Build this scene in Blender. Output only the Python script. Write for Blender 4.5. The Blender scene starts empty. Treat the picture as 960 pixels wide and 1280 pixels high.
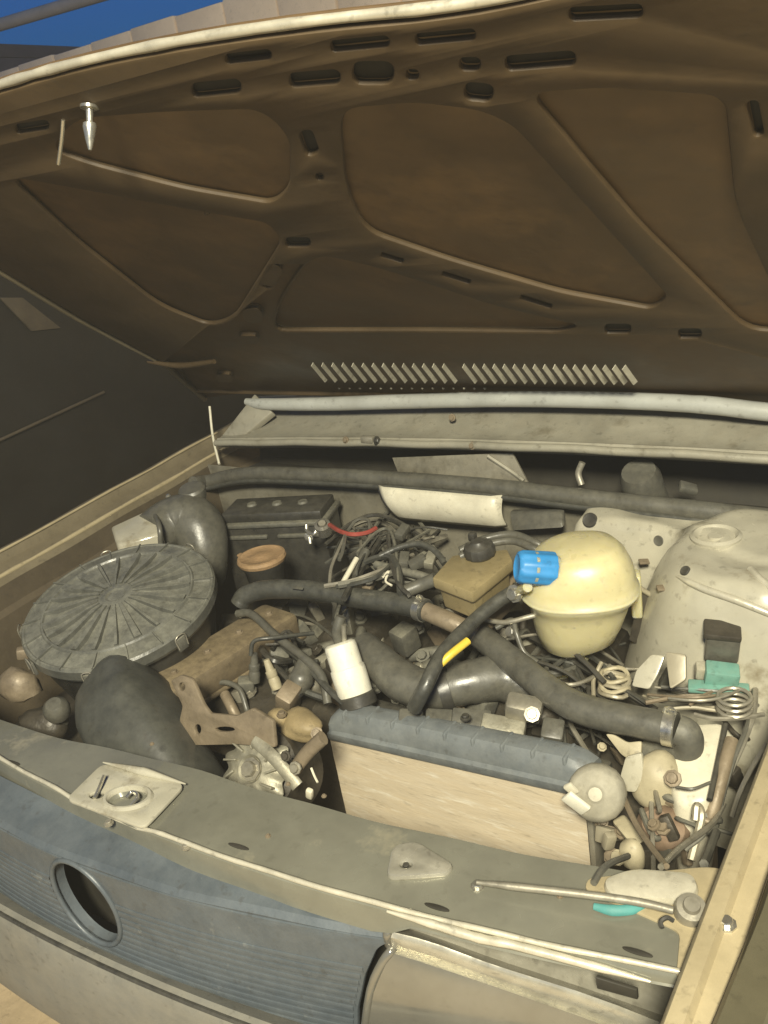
import bpy, bmesh, math, random
from mathutils import Vector, Matrix, Euler

# ------------------------------------------------------------------ camera, sky, lamp, exposure
R = math.radians
scene = bpy.context.scene
col = scene.collection
random.seed(7)

CAM_POS = Vector((0.8915, -0.4677, 1.4434))
CAM_ROT = Euler((R(67.47), R(9.064), R(34.473)), 'XYZ')
FOC = 1133.6                                     # focal length in pixels of the 960 x 1280 photograph
cam_data = bpy.data.cameras.new('camera')
cam_data.sensor_fit = 'HORIZONTAL'
cam_data.sensor_width = 36.0
cam_data.lens = 36.0 * FOC / 960.0
cam_data.clip_start = 0.02
cam_data.clip_end = 500
cam = bpy.data.objects.new('camera', cam_data)
col.objects.link(cam)
cam.location = CAM_POS
cam.rotation_euler = CAM_ROT
scene.camera = cam

world = bpy.data.worlds.new('World')
scene.world = world
world.use_nodes = True
wn = world.node_tree
sky = wn.nodes.new('ShaderNodeTexSky')
sky.sky_type = 'NISHITA'
sky.sun_disc = False
sky.sun_elevation = R(4.0)
sky.sun_rotation = R(150)
sky.ozone_density = 8.0
bg = wn.nodes['Background']
bg.inputs['Strength'].default_value = 0.13
wn.links.new(sky.outputs[0], bg.inputs[0])

# the yard lamp that lights the bay at dusk: high, in front of the car, near the viewer
ld = bpy.data.lights.new('yard_lamp', 'AREA')
ld.shape = 'DISK'
ld.size = 0.5
ld.energy = 205
ld.color = (1.0, 0.935, 0.725)
lamp = bpy.data.objects.new('yard_lamp', ld)
col.objects.link(lamp)
lamp.location = (1.45, -1.5, 2.68)
lamp.rotation_euler = (Vector((0.1, 0.5, 0.75)) - lamp.location).to_track_quat('-Z', 'Y').to_euler()

vs = scene.view_settings
vs.view_transform = 'Standard'
vs.look = 'None'
vs.exposure = 0.0
vs.gamma = 1.0
vs.use_curve_mapping = False
scene.render.resolution_x = 768
scene.render.resolution_y = 1024

# ------------------------------------------------------------------ survey: a sight line through the photograph meets a plane of the car
CR = CAM_ROT.to_matrix()
def ray(px, py):
    return CR @ Vector(((px - 480) / FOC, (640 - py) / FOC, -1))
def A(px, py, z):
    d = ray(px, py); return CAM_POS + d * ((z - CAM_POS.z) / d.z)
def AY(px, py, y):
    d = ray(px, py); return CAM_POS + d * ((y - CAM_POS.y) / d.y)
def AX(px, py, x):
    d = ray(px, py); return CAM_POS + d * ((x - CAM_POS.x) / d.x)

# ------------------------------------------------------------------ materials
MATS = {}
def mat(name, colr, rough=0.6, metal=0.0, dust=0.0, dustcol=(0.36, 0.31, 0.22), var=0.25, scale=14.0, bump=0.0, bscale=120.0,
        up=False, spec=0.5, stain=None, trans=0.0, sss=0.0, grime=0.28, aniso=None):
    m = bpy.data.materials.new(name)
    m.use_nodes = True
    nt = m.node_tree
    N = nt.nodes
    b = N['Principled BSDF']
    L = nt.links.new
    tc = N.new('ShaderNodeTexCoord')
    geo = N.new('ShaderNodeNewGeometry')
    pos = geo.outputs['Position']
    if aniso:
        mp = N.new('ShaderNodeMapping'); mp.inputs['Scale'].default_value = aniso; L(pos, mp.inputs['Vector']); pos = mp.outputs[0]
    n1 = N.new('ShaderNodeTexNoise'); n1.inputs['Scale'].default_value = scale; n1.inputs['Detail'].default_value = 4; n1.inputs['Roughness'].default_value = 0.65
    L(pos, n1.inputs['Vector'])
    # tone variation
    r1 = N.new('ShaderNodeMapRange'); r1.inputs[1].default_value = 0.3; r1.inputs[2].default_value = 0.7
    r1.inputs[3].default_value = 1 - var; r1.inputs[4].default_value = 1 + var * 0.6
    L(n1.outputs[0], r1.inputs[0])
    mx = N.new('ShaderNodeMix'); mx.data_type = 'RGBA'; mx.blend_type = 'MULTIPLY'; mx.inputs[0].default_value = 1
    mx.inputs[6].default_value = (*colr, 1)
    L(r1.outputs[0], mx.inputs[7])
    out = mx.outputs[2]
    if stain:
        n3 = N.new('ShaderNodeTexNoise'); n3.inputs['Scale'].default_value = stain[1]; n3.inputs['Detail'].default_value = 5; n3.inputs['Roughness'].default_value = 0.7
        L(pos, n3.inputs['Vector'])
        r3 = N.new('ShaderNodeMapRange'); r3.inputs[1].default_value = stain[2]; r3.inputs[2].default_value = stain[2] + 0.14
        L(n3.outputs[0], r3.inputs[0])
        m3 = N.new('ShaderNodeMix'); m3.data_type = 'RGBA'
        L(r3.outputs[0], m3.inputs[0]); L(out, m3.inputs[6]); m3.inputs[7].default_value = (*stain[0], 1)
        out = m3.outputs[2]
    if dust > 0:
        n2 = N.new('ShaderNodeTexNoise'); n2.inputs['Scale'].default_value = scale * 2.7; n2.inputs['Detail'].default_value = 4; n2.inputs['Roughness'].default_value = 0.7
        L(pos, n2.inputs['Vector'])
        r2 = N.new('ShaderNodeMapRange'); r2.inputs[1].default_value = 0.34; r2.inputs[2].default_value = 0.70
        r2.inputs[3].default_value = dust * 0.35; r2.inputs[4].default_value = dust
        L(n2.outputs[0], r2.inputs[0])
        fac = r2.outputs[0]
        if up:
            sx = N.new('ShaderNodeSeparateXYZ'); L(geo.outputs['Normal'], sx.inputs[0])
            ru = N.new('ShaderNodeMapRange'); ru.inputs[1].default_value = -0.2; ru.inputs[2].default_value = 0.9; ru.inputs[3].default_value = 0.35
            L(sx.outputs['Z'], ru.inputs[0])
            mu = N.new('ShaderNodeMath'); mu.operation = 'MULTIPLY'; L(fac, mu.inputs[0]); L(ru.outputs[0], mu.inputs[1]); fac = mu.outputs[0]
        m2 = N.new('ShaderNodeMix'); m2.data_type = 'RGBA'
        L(fac, m2.inputs[0]); L(out, m2.inputs[6]); m2.inputs[7].default_value = (*dustcol, 1)
        out = m2.outputs[2]
    if dust > 0 and grime > 0:
        n4 = N.new('ShaderNodeTexNoise'); n4.inputs['Scale'].default_value = 70; n4.inputs['Detail'].default_value = 3; n4.inputs['Roughness'].default_value = 0.6
        L(pos, n4.inputs['Vector'])
        r4 = N.new('ShaderNodeMapRange'); r4.inputs[1].default_value = 0.60; r4.inputs[2].default_value = 0.70; r4.inputs[4].default_value = grime
        L(n4.outputs[0], r4.inputs[0])
        m4 = N.new('ShaderNodeMix'); m4.data_type = 'RGBA'
        L(r4.outputs[0], m4.inputs[0]); L(out, m4.inputs[6]); m4.inputs[7].default_value = (0.035, 0.028, 0.018, 1)
        out = m4.outputs[2]
    L(out, b.inputs['Base Color'])
    rr = N.new('ShaderNodeMapRange'); rr.inputs[1].default_value = 0.3; rr.inputs[2].default_value = 0.7
    rr.inputs[3].default_value = max(0.05, rough - 0.12); rr.inputs[4].default_value = min(1, rough + 0.12)
    L(n1.outputs[0], rr.inputs[0]); L(rr.outputs[0], b.inputs['Roughness'])
    b.inputs['Metallic'].default_value = metal
    b.inputs['Specular IOR Level'].default_value = spec
    if trans: b.inputs['Transmission Weight'].default_value = trans
    if sss:
        b.inputs['Subsurface Weight'].default_value = sss
        b.inputs['Subsurface Radius'].default_value = (0.03, 0.025, 0.01)
        b.inputs['Subsurface Scale'].default_value = 1.0
    if bump:
        nb = N.new('ShaderNodeTexNoise'); nb.inputs['Scale'].default_value = bscale; nb.inputs['Detail'].default_value = 2
        L(pos, nb.inputs['Vector'])
        bp = N.new('ShaderNodeBump'); bp.inputs['Strength'].default_value = bump; bp.inputs['Distance'].default_value = 0.004
        L(nb.outputs[0], bp.inputs['Height']); L(bp.outputs[0], b.inputs['Normal'])
    MATS[name] = m
    return m

M_PAINT = mat('bay_paint', (0.30, 0.275, 0.205), 0.42, 0.15, 0.55, (0.33, 0.285, 0.19), 0.3, 9, 0.12, 60, stain=((0.14, 0.11, 0.07), 22, 0.60))
M_PAINTW = mat('strut_paint', (0.40, 0.38, 0.30), 0.22, 0.05, 0.40, (0.40, 0.365, 0.27), 0.25, 8, 0.08, 40, stain=((0.16, 0.135, 0.085), 12, 0.55))
M_PANEL = mat('panel_paint', (0.175, 0.173, 0.138), 0.2, 0.2, 0.32, (0.245, 0.235, 0.18), 0.3, 7, 0.08, 50, stain=((0.34, 0.31, 0.22), 9, 0.60), grime=0.12)
M_EDGE = mat('bare_metal_edge', (0.58, 0.55, 0.44), 0.33, 0.3, 0.25, (0.35, 0.30, 0.2), 0.2, 30, 0.1, 150)
M_EDGE2 = mat('lamp_bezel_metal', (0.48, 0.46, 0.38), 0.25, 0.45, 0.4, (0.26, 0.235, 0.17), 0.25, 25, 0.08, 100)
M_FENDER = mat('fender_dust', (0.13, 0.108, 0.068), 0.6, 0.0, 0.5, (0.18, 0.148, 0.09), 0.3, 10, 0.1, 80)
M_BROWN = mat('dark_brown_sheet', (0.060, 0.045, 0.027), 0.8, 0.0, 0.5, (0.10, 0.078, 0.045), 0.35, 9, 0.2, 60)  # dark brown with random lighter patches
M_VOID = mat('void_black', (0.020, 0.018, 0.013), 0.7, 0.0, 0.4, (0.05, 0.044, 0.03), 0.3, 12)  # near-black colour stands in for the dark of gaps and openings
M_SNORK = mat('snorkel_plastic', (0.030, 0.032, 0.030), 0.42, 0.0, 0.45, (0.15, 0.148, 0.12), 0.35, 9, 0.08, 100, up=True)
M_FENDR = mat('fender_side_rail', (0.34, 0.285, 0.175), 0.5, 0.0, 0.5, (0.36, 0.30, 0.18), 0.25, 14, 0.1, 80, stain=((0.2, 0.15, 0.08), 30, 0.62))
M_OUTER = mat('outer_paint', (0.10, 0.09, 0.055), 0.45, 0.2, 0.4, (0.17, 0.15, 0.09), 0.2, 8)
M_HOOD = mat('hood_inner', (0.080, 0.050, 0.020), 0.6, 0.0, 0.45, (0.072, 0.052, 0.027), 0.35, 7, 0.1, 50, stain=((0.105, 0.066, 0.028), 4, 0.54), grime=0.2)
M_SKIN = mat('hood_skin', (0.088, 0.052, 0.019), 0.55, 0.0, 0.5, (0.095, 0.06, 0.026), 0.45, 6, 0.12, 30, stain=((0.145, 0.084, 0.029), 3.5, 0.52), grime=0.2)
M_LIP = mat('lip_paint', (0.40, 0.41, 0.38), 0.4, 0.0, 0.3, (0.36, 0.35, 0.29), 0.2, 12)
M_RIM = mat('hood_rim', (0.60, 0.56, 0.44), 0.35, 0.5, 0.2, (0.4, 0.35, 0.25), 0.25, 25)
M_COWL = mat('cowl_paint', (0.26, 0.25, 0.20), 0.5, 0.1, 0.5, (0.30, 0.27, 0.2), 0.3, 12, 0.1, 70, stain=((0.10, 0.09, 0.06), 14, 0.58))
M_FIRE = mat('firewall_paint', (0.17, 0.16, 0.125), 0.6, 0.0, 0.6, (0.20, 0.18, 0.13), 0.35, 11, 0.15, 60, stain=((0.06, 0.055, 0.04), 9, 0.52))
M_BLACK = mat('black_plastic', (0.016, 0.016, 0.016), 0.36, 0.0, 0.35, (0.20, 0.185, 0.14), 0.3, 18, 0.08, 120, up=True)
M_BLACKD = mat('black_dusty', (0.05, 0.05, 0.045), 0.6, 0.0, 0.65, (0.26, 0.245, 0.18), 0.3, 22, 0.15, 140, up=True)
M_LID = mat('filter_lid_plastic', (0.045, 0.046, 0.042), 0.34, 0.0, 0.62, (0.28, 0.275, 0.22), 0.3, 16, 0.12, 120, up=True)
M_RUBBER = mat('hose_rubber', (0.026, 0.027, 0.025), 0.38, 0.0, 0.5, (0.15, 0.145, 0.115), 0.4, 24, 0.12, 150, up=True)
M_GREYR = mat('grey_rubber', (0.055, 0.055, 0.048), 0.38, 0.0, 0.55, (0.16, 0.15, 0.115), 0.4, 22, 0.1, 120)
M_GRILLE = mat('grille_plastic', (0.055, 0.070, 0.084), 0.42, 0.0, 0.5, (0.145, 0.158, 0.162), 0.3, 10, 0.12, 110, stain=((0.24, 0.24, 0.21), 18, 0.62))
M_BUMP = mat('bumper_plastic', (0.15, 0.15, 0.135), 0.6, 0.0, 0.6, (0.25, 0.23, 0.18), 0.25, 9, 0.1, 100)
M_DARK = mat('greasy_metal', (0.035, 0.031, 0.024), 0.55, 0.2, 0.5, (0.10, 0.085, 0.06), 0.4, 26, 0.3, 90)
M_CAST = mat('cast_alloy', (0.30, 0.29, 0.23), 0.5, 0.4, 0.5, (0.25, 0.22, 0.15), 0.35, 30, 0.2, 120)
M_BRKT = mat('bracket_steel', (0.20, 0.16, 0.11), 0.5, 0.2, 0.5, (0.245, 0.195, 0.125), 0.35, 24, 0.2, 110)
M_OCHRE = mat('ochre_casting', (0.25, 0.19, 0.095), 0.65, 0.0, 0.5, (0.29, 0.23, 0.13), 0.35, 26, 0.25, 90)
M_RUST = mat('rust_brown', (0.27, 0.165, 0.08), 0.75, 0.0, 0.5, (0.36, 0.25, 0.135), 0.3, 30, 0.25, 140)
M_PINK = mat('rusty_pink', (0.19, 0.125, 0.085), 0.7, 0.0, 0.5, (0.24, 0.18, 0.115), 0.3, 22, 0.2, 100)
M_DUSTY = mat('dusty_cover', (0.08, 0.06, 0.037), 0.65, 0.0, 0.85, (0.26, 0.205, 0.12), 0.4, 16, 0.2, 90, up=True)
M_TANK = mat('cream_plastic', (0.57, 0.52, 0.31), 0.34, 0.0, 0.5, (0.46, 0.40, 0.21), 0.15, 10, 0.04, 60, sss=0.85, grime=0.15)
M_BLUE = mat('blue_plastic', (0.02, 0.22, 0.52), 0.5, 0.0, 0.12, (0.2, 0.3, 0.4), 0.15, 30)
M_TAN = mat('tan_plastic', (0.25, 0.20, 0.10), 0.42, 0.0, 0.3, (0.30, 0.245, 0.14), 0.2, 20, 0.05, 90)
M_WHITE = mat('white_plastic', (0.74, 0.72, 0.60), 0.42, 0.0, 0.25, (0.5, 0.45, 0.33), 0.12, 30, 0.04, 90)
M_PALE = mat('pale_plastic', (0.62, 0.59, 0.47), 0.45, 0.0, 0.4, (0.48, 0.43, 0.31), 0.2, 18, 0.08, 80)
M_CREAM = mat('cream_connector', (0.40, 0.355, 0.24), 0.55, 0.0, 0.5, (0.30, 0.26, 0.17), 0.25, 24, 0.1, 80)
M_STEEL = mat('bright_steel', (0.62, 0.60, 0.52), 0.28, 0.85, 0.2, (0.4, 0.36, 0.26), 0.2, 40)
M_DULL = mat('dull_steel', (0.34, 0.32, 0.26), 0.42, 0.5, 0.4, (0.26, 0.23, 0.16), 0.3, 30, 0.1, 120)
M_RTANK = mat('radiator_tank_plastic', (0.105, 0.120, 0.130), 0.5, 0.0, 0.65, (0.20, 0.21, 0.20), 0.3, 16, 0.1, 110)
M_CAPM = mat('dusty_cap_metal', (0.36, 0.34, 0.27), 0.55, 0.25, 0.5, (0.33, 0.30, 0.22), 0.3, 30, 0.1, 100)
M_CORE = mat('radiator_core', (0.56, 0.465, 0.32), 0.5, 0.05, 0.6, (0.58, 0.52, 0.41), 0.10, 12, 0.10, 160, stain=((0.76, 0.72, 0.61), 30, 0.555), aniso=(0.4, 0.4, 2.6), grime=0.25)
M_YELLOW = mat('yellow_sleeve', (0.72, 0.52, 0.05), 0.45, 0.0, 0.15, (0.5, 0.4, 0.15), 0.15, 40)
M_RED = mat('red_cable', (0.26, 0.03, 0.025), 0.45, 0.0, 0.3, (0.3, 0.15, 0.1), 0.2, 40)
M_TEAL = mat('teal_plastic', (0.12, 0.30, 0.25), 0.5, 0.0, 0.3, (0.25, 0.3, 0.22), 0.2, 30)
M_TEALB = mat('teal_cloth', (0.04, 0.22, 0.21), 0.7, 0.0, 0.2, (0.2, 0.3, 0.25), 0.2, 40)
M_LAMP = mat('headlamp_bowl', (0.25, 0.24, 0.205), 0.14, 0.5, 0.35, (0.26, 0.245, 0.195), 0.3, 8, 0.04, 30, grime=0.08)
M_SAND = mat('sand', (0.52, 0.40, 0.24), 0.9, 0.0, 0.5, (0.44, 0.34, 0.2), 0.3, 9, 0.6, 40)
M_WALL = mat('plaster', (0.80, 0.64, 0.46), 0.85, 0.0, 0.4, (0.72, 0.56, 0.40), 0.2, 3, 0.3, 30, grime=0.15)
M_SHED = mat('brown_shed', (0.30, 0.19, 0.13), 0.9, 0.0, 0.3, (0.26, 0.17, 0.12), 0.3, 2)
M_NEIGH = mat('dark_car_paint', (0.012, 0.010, 0.006), 0.6, 0.1, 0.3, (0.03, 0.025, 0.015), 0.2, 5)
M_GLASS = mat('dark_glass', (0.010, 0.009, 0.006), 0.35, 0.0, 0.0)
M_WIRE = [M_RUBBER, M_BLACK, M_BLACK, M_BLACKD, M_RUBBER, M_RUBBER, M_GREYR, M_BLACK, M_DULL]

# ------------------------------------------------------------------ object helpers
WORLD_LOC = {}
def place(o, loc, parent):
    o.location = loc
    WORLD_LOC[o.name] = Vector(loc)
    col.objects.link(o)
    if parent:
        o.parent = parent
        o.matrix_parent_inverse = Matrix.Translation(-WORLD_LOC[parent.name])
    return o
def tag(o, label=None, cat=None, group=None, kind=None):
    if label: o['label'] = label
    if cat: o['category'] = cat
    if group: o['group'] = group
    if kind: o['kind'] = kind
    return o
def thing(name, label, cat, loc, group=None):
    o = bpy.data.objects.new(name, None)
    o.empty_display_size = 0.03
    place(o, Vector(loc), None)
    return tag(o, label, cat, group)
def build(name, V, F, m, parent=None, smooth=True, bevel=0.0, sharp=40, seg=2, subd=0):
    V = [Vector(v) for v in V]
    lo = Vector((min(v.x for v in V), min(v.y for v in V), min(v.z for v in V)))
    hi = Vector((max(v.x for v in V), max(v.y for v in V), max(v.z for v in V)))
    c = (lo + hi) / 2
    me = bpy.data.meshes.new(name)
    me.from_pydata([v - c for v in V], [], F)
    bm = bmesh.new(); bm.from_mesh(me)
    bmesh.ops.recalc_face_normals(bm, faces=bm.faces)
    if bevel > 0:
        es = [e for e in bm.edges if len(e.link_faces) == 2 and e.calc_face_angle(0) > R(30)]
        bmesh.ops.bevel(bm, geom=es, offset=bevel, segments=seg, profile=0.5, affect='EDGES', clamp_overlap=True)
    bm.to_mesh(me); bm.free()
    me.materials.append(m)
    if smooth:
        me.polygons.foreach_set('use_smooth', [True] * len(me.polygons))
        me.set_sharp_from_angle(angle=R(sharp))
    o = bpy.data.objects.new(name, me)
    if subd:
        s = o.modifiers.new('s', 'SUBSURF'); s.levels = subd; s.render_levels = subd
    return place(o, c, parent)
def frame(axis, origin, up=None):
    z = Vector(axis).normalized()
    u = Vector(up) if up else (Vector((0, 0, 1)) if abs(z.z) < 0.9 else Vector((0, -1, 0)))
    x = u.cross(z).normalized(); y = z.cross(x)
    m = Matrix((x, y, z)).transposed().to_4x4(); m.translation = Vector(origin)
    return m
def box_vf(c, s, M=None):
    c = Vector(c); hx, hy, hz = [k / 2 for k in s]
    V = [Vector((x * hx, y * hy, z * hz)) for z in (-1, 1) for y in (-1, 1) for x in (-1, 1)]
    V = [((M @ v) if M else v) + c for v in V]
    return V, [(0, 2, 3, 1), (4, 5, 7, 6), (0, 1, 5, 4), (2, 6, 7, 3), (0, 4, 6, 2), (1, 3, 7, 5)]
def box(name, c, s, m, parent=None, rot=None, bevel=0.003, taper=None):
    M = Euler(rot).to_matrix() if rot else None
    V, F = box_vf((0, 0, 0), s)
    if taper: V = [Vector((v.x * taper, v.y * taper, v.z)) if v.z < 0 else v for v in V]
    V = [((M @ v) if M else v) + Vector(c) for v in V]
    return build(name, V, F, m, parent, bevel=bevel)
def hexa(name, bot, top, m, parent=None, bevel=0.003):
    """box from four bottom and four top corners"""
    V = list(bot) + list(top)
    F = [(3, 2, 1, 0), (4, 5, 6, 7)] + [(i, (i + 1) % 4, 4 + (i + 1) % 4, 4 + i) for i in range(4)]
    return build(name, V, F, m, parent, bevel=bevel)
def spline(P, n=6):
    P = [Vector(p) for p in P]
    if len(P) < 3: return P
    Q = [2 * P[0] - P[1]] + P + [2 * P[-1] - P[-2]]
    out = []
    for i in range(1, len(Q) - 2):
        a, b, c, d = Q[i - 1:i + 3]
        for k in range(n):
            t = k / n
            out.append(0.5 * ((2 * b) + (c - a) * t + (2 * a - 5 * b + 4 * c - d) * t * t + (3 * b - a - 3 * c + d) * t ** 3))
    out.append(P[-1])
    return out
def tube_vf(P, r, seg=12, n=6, cap=True, wob=0.0, flat=1.0, sq=0.0):
    m0 = len(P)
    P = spline(P, n)
    V, F = [], []
    if not hasattr(r, '__len__'): r = [r] * m0
    N = len(P)
    t0 = (P[1] - P[0]).normalized()
    u = t0.orthogonal().normalized()
    for i, p in enumerate(P):
        t = (P[min(i + 1, N - 1)] - P[max(i - 1, 0)]).normalized()
        u = (u - t * u.dot(t)).normalized(); w = t.cross(u)
        f = i / (N - 1) * (m0 - 1); k = min(int(f), m0 - 2); rr = r[k] + (r[k + 1] - r[k]) * (f - k)
        if wob: rr *= 1 + random.uniform(-wob, wob)
        for j in range(seg):
            a = 2 * math.pi * j / seg
            k2 = 1 + sq * (1 / (math.cos(a) ** 4 + math.sin(a) ** 4) ** 0.25 - 1)
            V.append(p + u * (rr * k2 * math.cos(a)) + w * (rr * k2 * flat * math.sin(a)))
    for i in range(N - 1):
        for j in range(seg):
            a, b = i * seg + j, i * seg + (j + 1) % seg
            F.append((a, b, b + seg, a + seg))
    if cap:
        F.append(tuple(range(seg - 1, -1, -1))); F.append(tuple((N - 1) * seg + j for j in range(seg)))
    return V, F
def tube(name, P, r, m, parent=None, seg=12, n=6, wob=0.0, flat=1.0, sq=0.0):
    V, F = tube_vf(P, r, seg, n, True, wob, flat, sq)
    return build(name, V, F, m, parent, sharp=50)
def lathe(name, prof, m, parent=None, M=None, seg=40, lobes=None, sharp=35, squash=1.0, warp=None):
    """prof: list of (radius, height); closed at the axis where radius is 0"""
    V, F, rows = [], [], []
    for r, h in prof:
        if r < 1e-6:
            rows.append([len(V)]); V.append(Vector((0, 0, h)))
        else:
            row = []
            for j in range(seg):
                a = 2 * math.pi * j / seg
                k = lobes(a, r, h) if lobes else 1.0
                row.append(len(V)); V.append(Vector((r * k * math.cos(a), r * k * math.sin(a) * squash, h)))
            rows.append(row)
    for p, q in zip(rows, rows[1:]):
        for j in range(seg):
            j2 = (j + 1) % seg
            if len(p) == 1 and len(q) == 1: continue
            if len(p) == 1: F.append((p[0], q[j], q[j2]))
            elif len(q) == 1: F.append((p[j], p[j2], q[0]))
            else: F.append((p[j], p[j2], q[j2], q[j]))
    if warp: V = [warp(v) for v in V]
    if M: V = [M @ v for v in V]
    return build(name, V, F, m, parent, sharp=sharp)
def rounded(poly, r, n=4):
    out = []
    N = len(poly)
    for i in range(N):
        a, b, c = Vector(poly[i - 1][:2]), Vector(poly[i][:2]), Vector(poly[(i + 1) % N][:2])
        d1, d2 = (a - b), (c - b)
        k = min(r, d1.length * 0.45, d2.length * 0.45)
        p, q = b + d1.normalized() * k, b + d2.normalized() * k
        for t in range(n + 1):
            s = t / n
            out.append((1 - s) ** 2 * p + 2 * s * (1 - s) * b + s * s * q)
    return out
def ellipse(cx, cy, rx, ry, n=20, ang=0):
    ca, sa = math.cos(ang), math.sin(ang)
    return [Vector((cx + rx * math.cos(t) * ca - ry * math.sin(t) * sa, cy + rx * math.cos(t) * sa + ry * math.sin(t) * ca)) for t in [2 * math.pi * k / n for k in range(n)]]
def plate(name, loops, M, depth, m, parent=None, bevel=0.001, bend=None, sub=0.0):
    """sheet with holes: loops[0] outline, others holes, in the plane of matrix M (or through bend)"""
    cu = bpy.data.curves.new('tmp', 'CURVE'); cu.dimensions = '2D'; cu.fill_mode = 'BOTH'
    cu.extrude = max(depth / 2 - bevel, 0.0001); cu.bevel_depth = bevel; cu.bevel_resolution = 1; cu.offset = -bevel
    for lp in loops:
        sp = cu.splines.new('POLY'); sp.points.add(len(lp) - 1); sp.use_cyclic_u = True
        for p, q in zip(sp.points, lp): p.co = (q[0], q[1], 0, 1)
    tmp = bpy.data.objects.new('tmp', cu); col.objects.link(tmp)
    dg = bpy.context.evaluated_depsgraph_get()
    me = bpy.data.meshes.new_from_object(tmp.evaluated_get(dg))
    bm = bmesh.new(); bm.from_mesh(me)
    bmesh.ops.remove_doubles(bm, verts=bm.verts, dist=1e-6)
    if sub > 0:
        for _ in range(6):
            es = [e for e in bm.edges if e.calc_length() > sub]
            if not es: break
            bmesh.ops.subdivide_edges(bm, edges=es, cuts=1)
            bmesh.ops.triangulate(bm, faces=[f for f in bm.faces if len(f.verts) > 4])
    bm.verts.index_update()
    V = [(bend(v.co) if bend else v.co.copy()) for v in bm.verts]
    if M: V = [M @ v for v in V]
    F = [tuple(v.index for v in f.verts) for f in bm.faces]
    bm.free()
    bpy.data.objects.remove(tmp); bpy.data.curves.remove(cu); bpy.data.meshes.remove(me)
    return build(name, V, F, m, parent, sharp=35)
def sweep(name, prof, xs, fy, fz, m, parent=None, sharp=30, closed=False):
    """profile of (y, z) run along x; fy / fz shift it at each x"""
    V, F = [], []
    n = len(prof)
    for x in xs:
        for y, z in prof: V.append(Vector((x, y + fy(x), z + fz(x))))
    for i in range(len(xs) - 1):
        for j in range(n if closed else n - 1):
            j2 = (j + 1) % n
            F.append((i * n + j, i * n + j2, (i + 1) * n + j2, (i + 1) * n + j))
    return build(name, V, F, m, parent, sharp=sharp)
def solid(o, t):
    s = o.modifiers.new('thickness', 'SOLIDIFY'); s.thickness = t; s.offset = 0
    return o
def lin(a, b, n): return [a + (b - a) * i / (n - 1) for i in range(n)]
def bolt(c, r, m, parent, axis=(0, 0, 1), name='bolt'):
    return lathe(name, [(0, r * 1.0), (r * 0.9, r * 0.95), (r, r * 0.8), (r, r * 0.2), (r * 1.5, r * 0.15), (r * 1.5, -r * 0.3)], m, parent, frame(axis, c), seg=8, sharp=30)
def clamp(P0, P1, r, m, parent, w=0.010):
    """worm-drive band round a hose whose axis runs P0 to P1"""
    d = (Vector(P1) - Vector(P0)).normalized(); Mx = frame(d, P0)
    o = lathe('clamp', [(r, -w / 2), (r * 1.10, -w / 2), (r * 1.10, w / 2), (r, w / 2)], m, parent, Mx, seg=24)
    bolt(Mx @ Vector((0, r * 1.12, 0)), r * 0.28, m, o, axis=Mx.to_3x3() @ Vector((1, 0, 0)), name='screw')
    return o

# ================================================================== THE SETTING
V, F = [], []
NG = 60
for j in range(NG + 1):
    for i in range(NG + 1):
        fx, fy = (i / NG * 2 - 1), (j / NG * 2 - 1)
        x, y = 16 * fx * abs(fx), 16 * fy * abs(fy)
        V.append((x, y, 0.015 * math.sin(x * 3.1 + 1) * math.cos(y * 2.7)))
for j in range(NG):
    for i in range(NG):
        a = j * (NG + 1) + i
        F.append((a, a + 1, a + NG + 2, a + NG + 1))
tag(build('ground', V, F, M_SAND), kind='structure')

# thin haze volume added to lift the blacks like a lens veil
hv, hf = box_vf((0, 0, 1.4), (34, 34, 4.8))
hz_ = build('haze', hv, hf, M_SAND, smooth=False)
hz_.data.materials.clear()
hm = bpy.data.materials.new('veil_haze'); hm.use_nodes = True
hm.node_tree.nodes.clear()
ho = hm.node_tree.nodes.new('ShaderNodeOutputMaterial'); hvn = hm.node_tree.nodes.new('ShaderNodeVolumePrincipled')
hvn.inputs['Color'].default_value = (0.92, 0.90, 0.82, 1); hvn.inputs['Density'].default_value = 0.014
hm.node_tree.links.new(hvn.outputs[0], ho.inputs['Volume'])
hz_.data.materials.append(hm)
tag(hz_, 'thin added haze that lifts the dark tones like a lens veil', None, None, 'stuff')

# the yard beyond: slab wall, shed, pipe, neighbouring car
wa, wb = A(75, 68, 2.1), A(290, 0, 2.1)
wd = (wb - wa); wd.z = 0; wd.normalize(); wnrm = Vector((wd.y, -wd.x, 0))
t = thing('slab_wall', 'pale plastered yard wall of upright slabs above the front edge of the raised hood', 'wall', (wa.x, wa.y, 0))
for i in range(-4, 22):
    c = wa + wd * (0.31 * i + 0.155)
    h = 2.1 + 0.002 * ((i * 37) % 5 - 2)
    ex, ey = wd * 0.1515, wnrm * (0.05 + 0.002 * ((i * 13) % 3))
    bot = [Vector((*(c + a * ex + b * ey).xy, 0)) for a, b in ((-1, -1), (1, -1), (1, 1), (-1, 1))]
    hexa('slab', bot, [p + Vector((0, 0, h)) for p in bot], M_WALL, t, bevel=0.008)
s0 = A(-60, 48, 2.9); s1 = A(128, 56, 2.9)
t = thing('shed', 'dark brown shed at the top left under the blue sky', 'shed', (s0.x - 3, s0.y + 2, 0))
bk = Vector((-1.2, 2.2, 0))
bot = [Vector((p.x, p.y, 0)) for p in (s0 - (s1 - s0) * 2, s1, s1 + bk, s0 - (s1 - s0) * 2 + bk)]
hexa('wall', bot, [p + Vector((0, 0, 2.75)) for p in bot], M_SHED, t, bevel=0.02)
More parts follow.
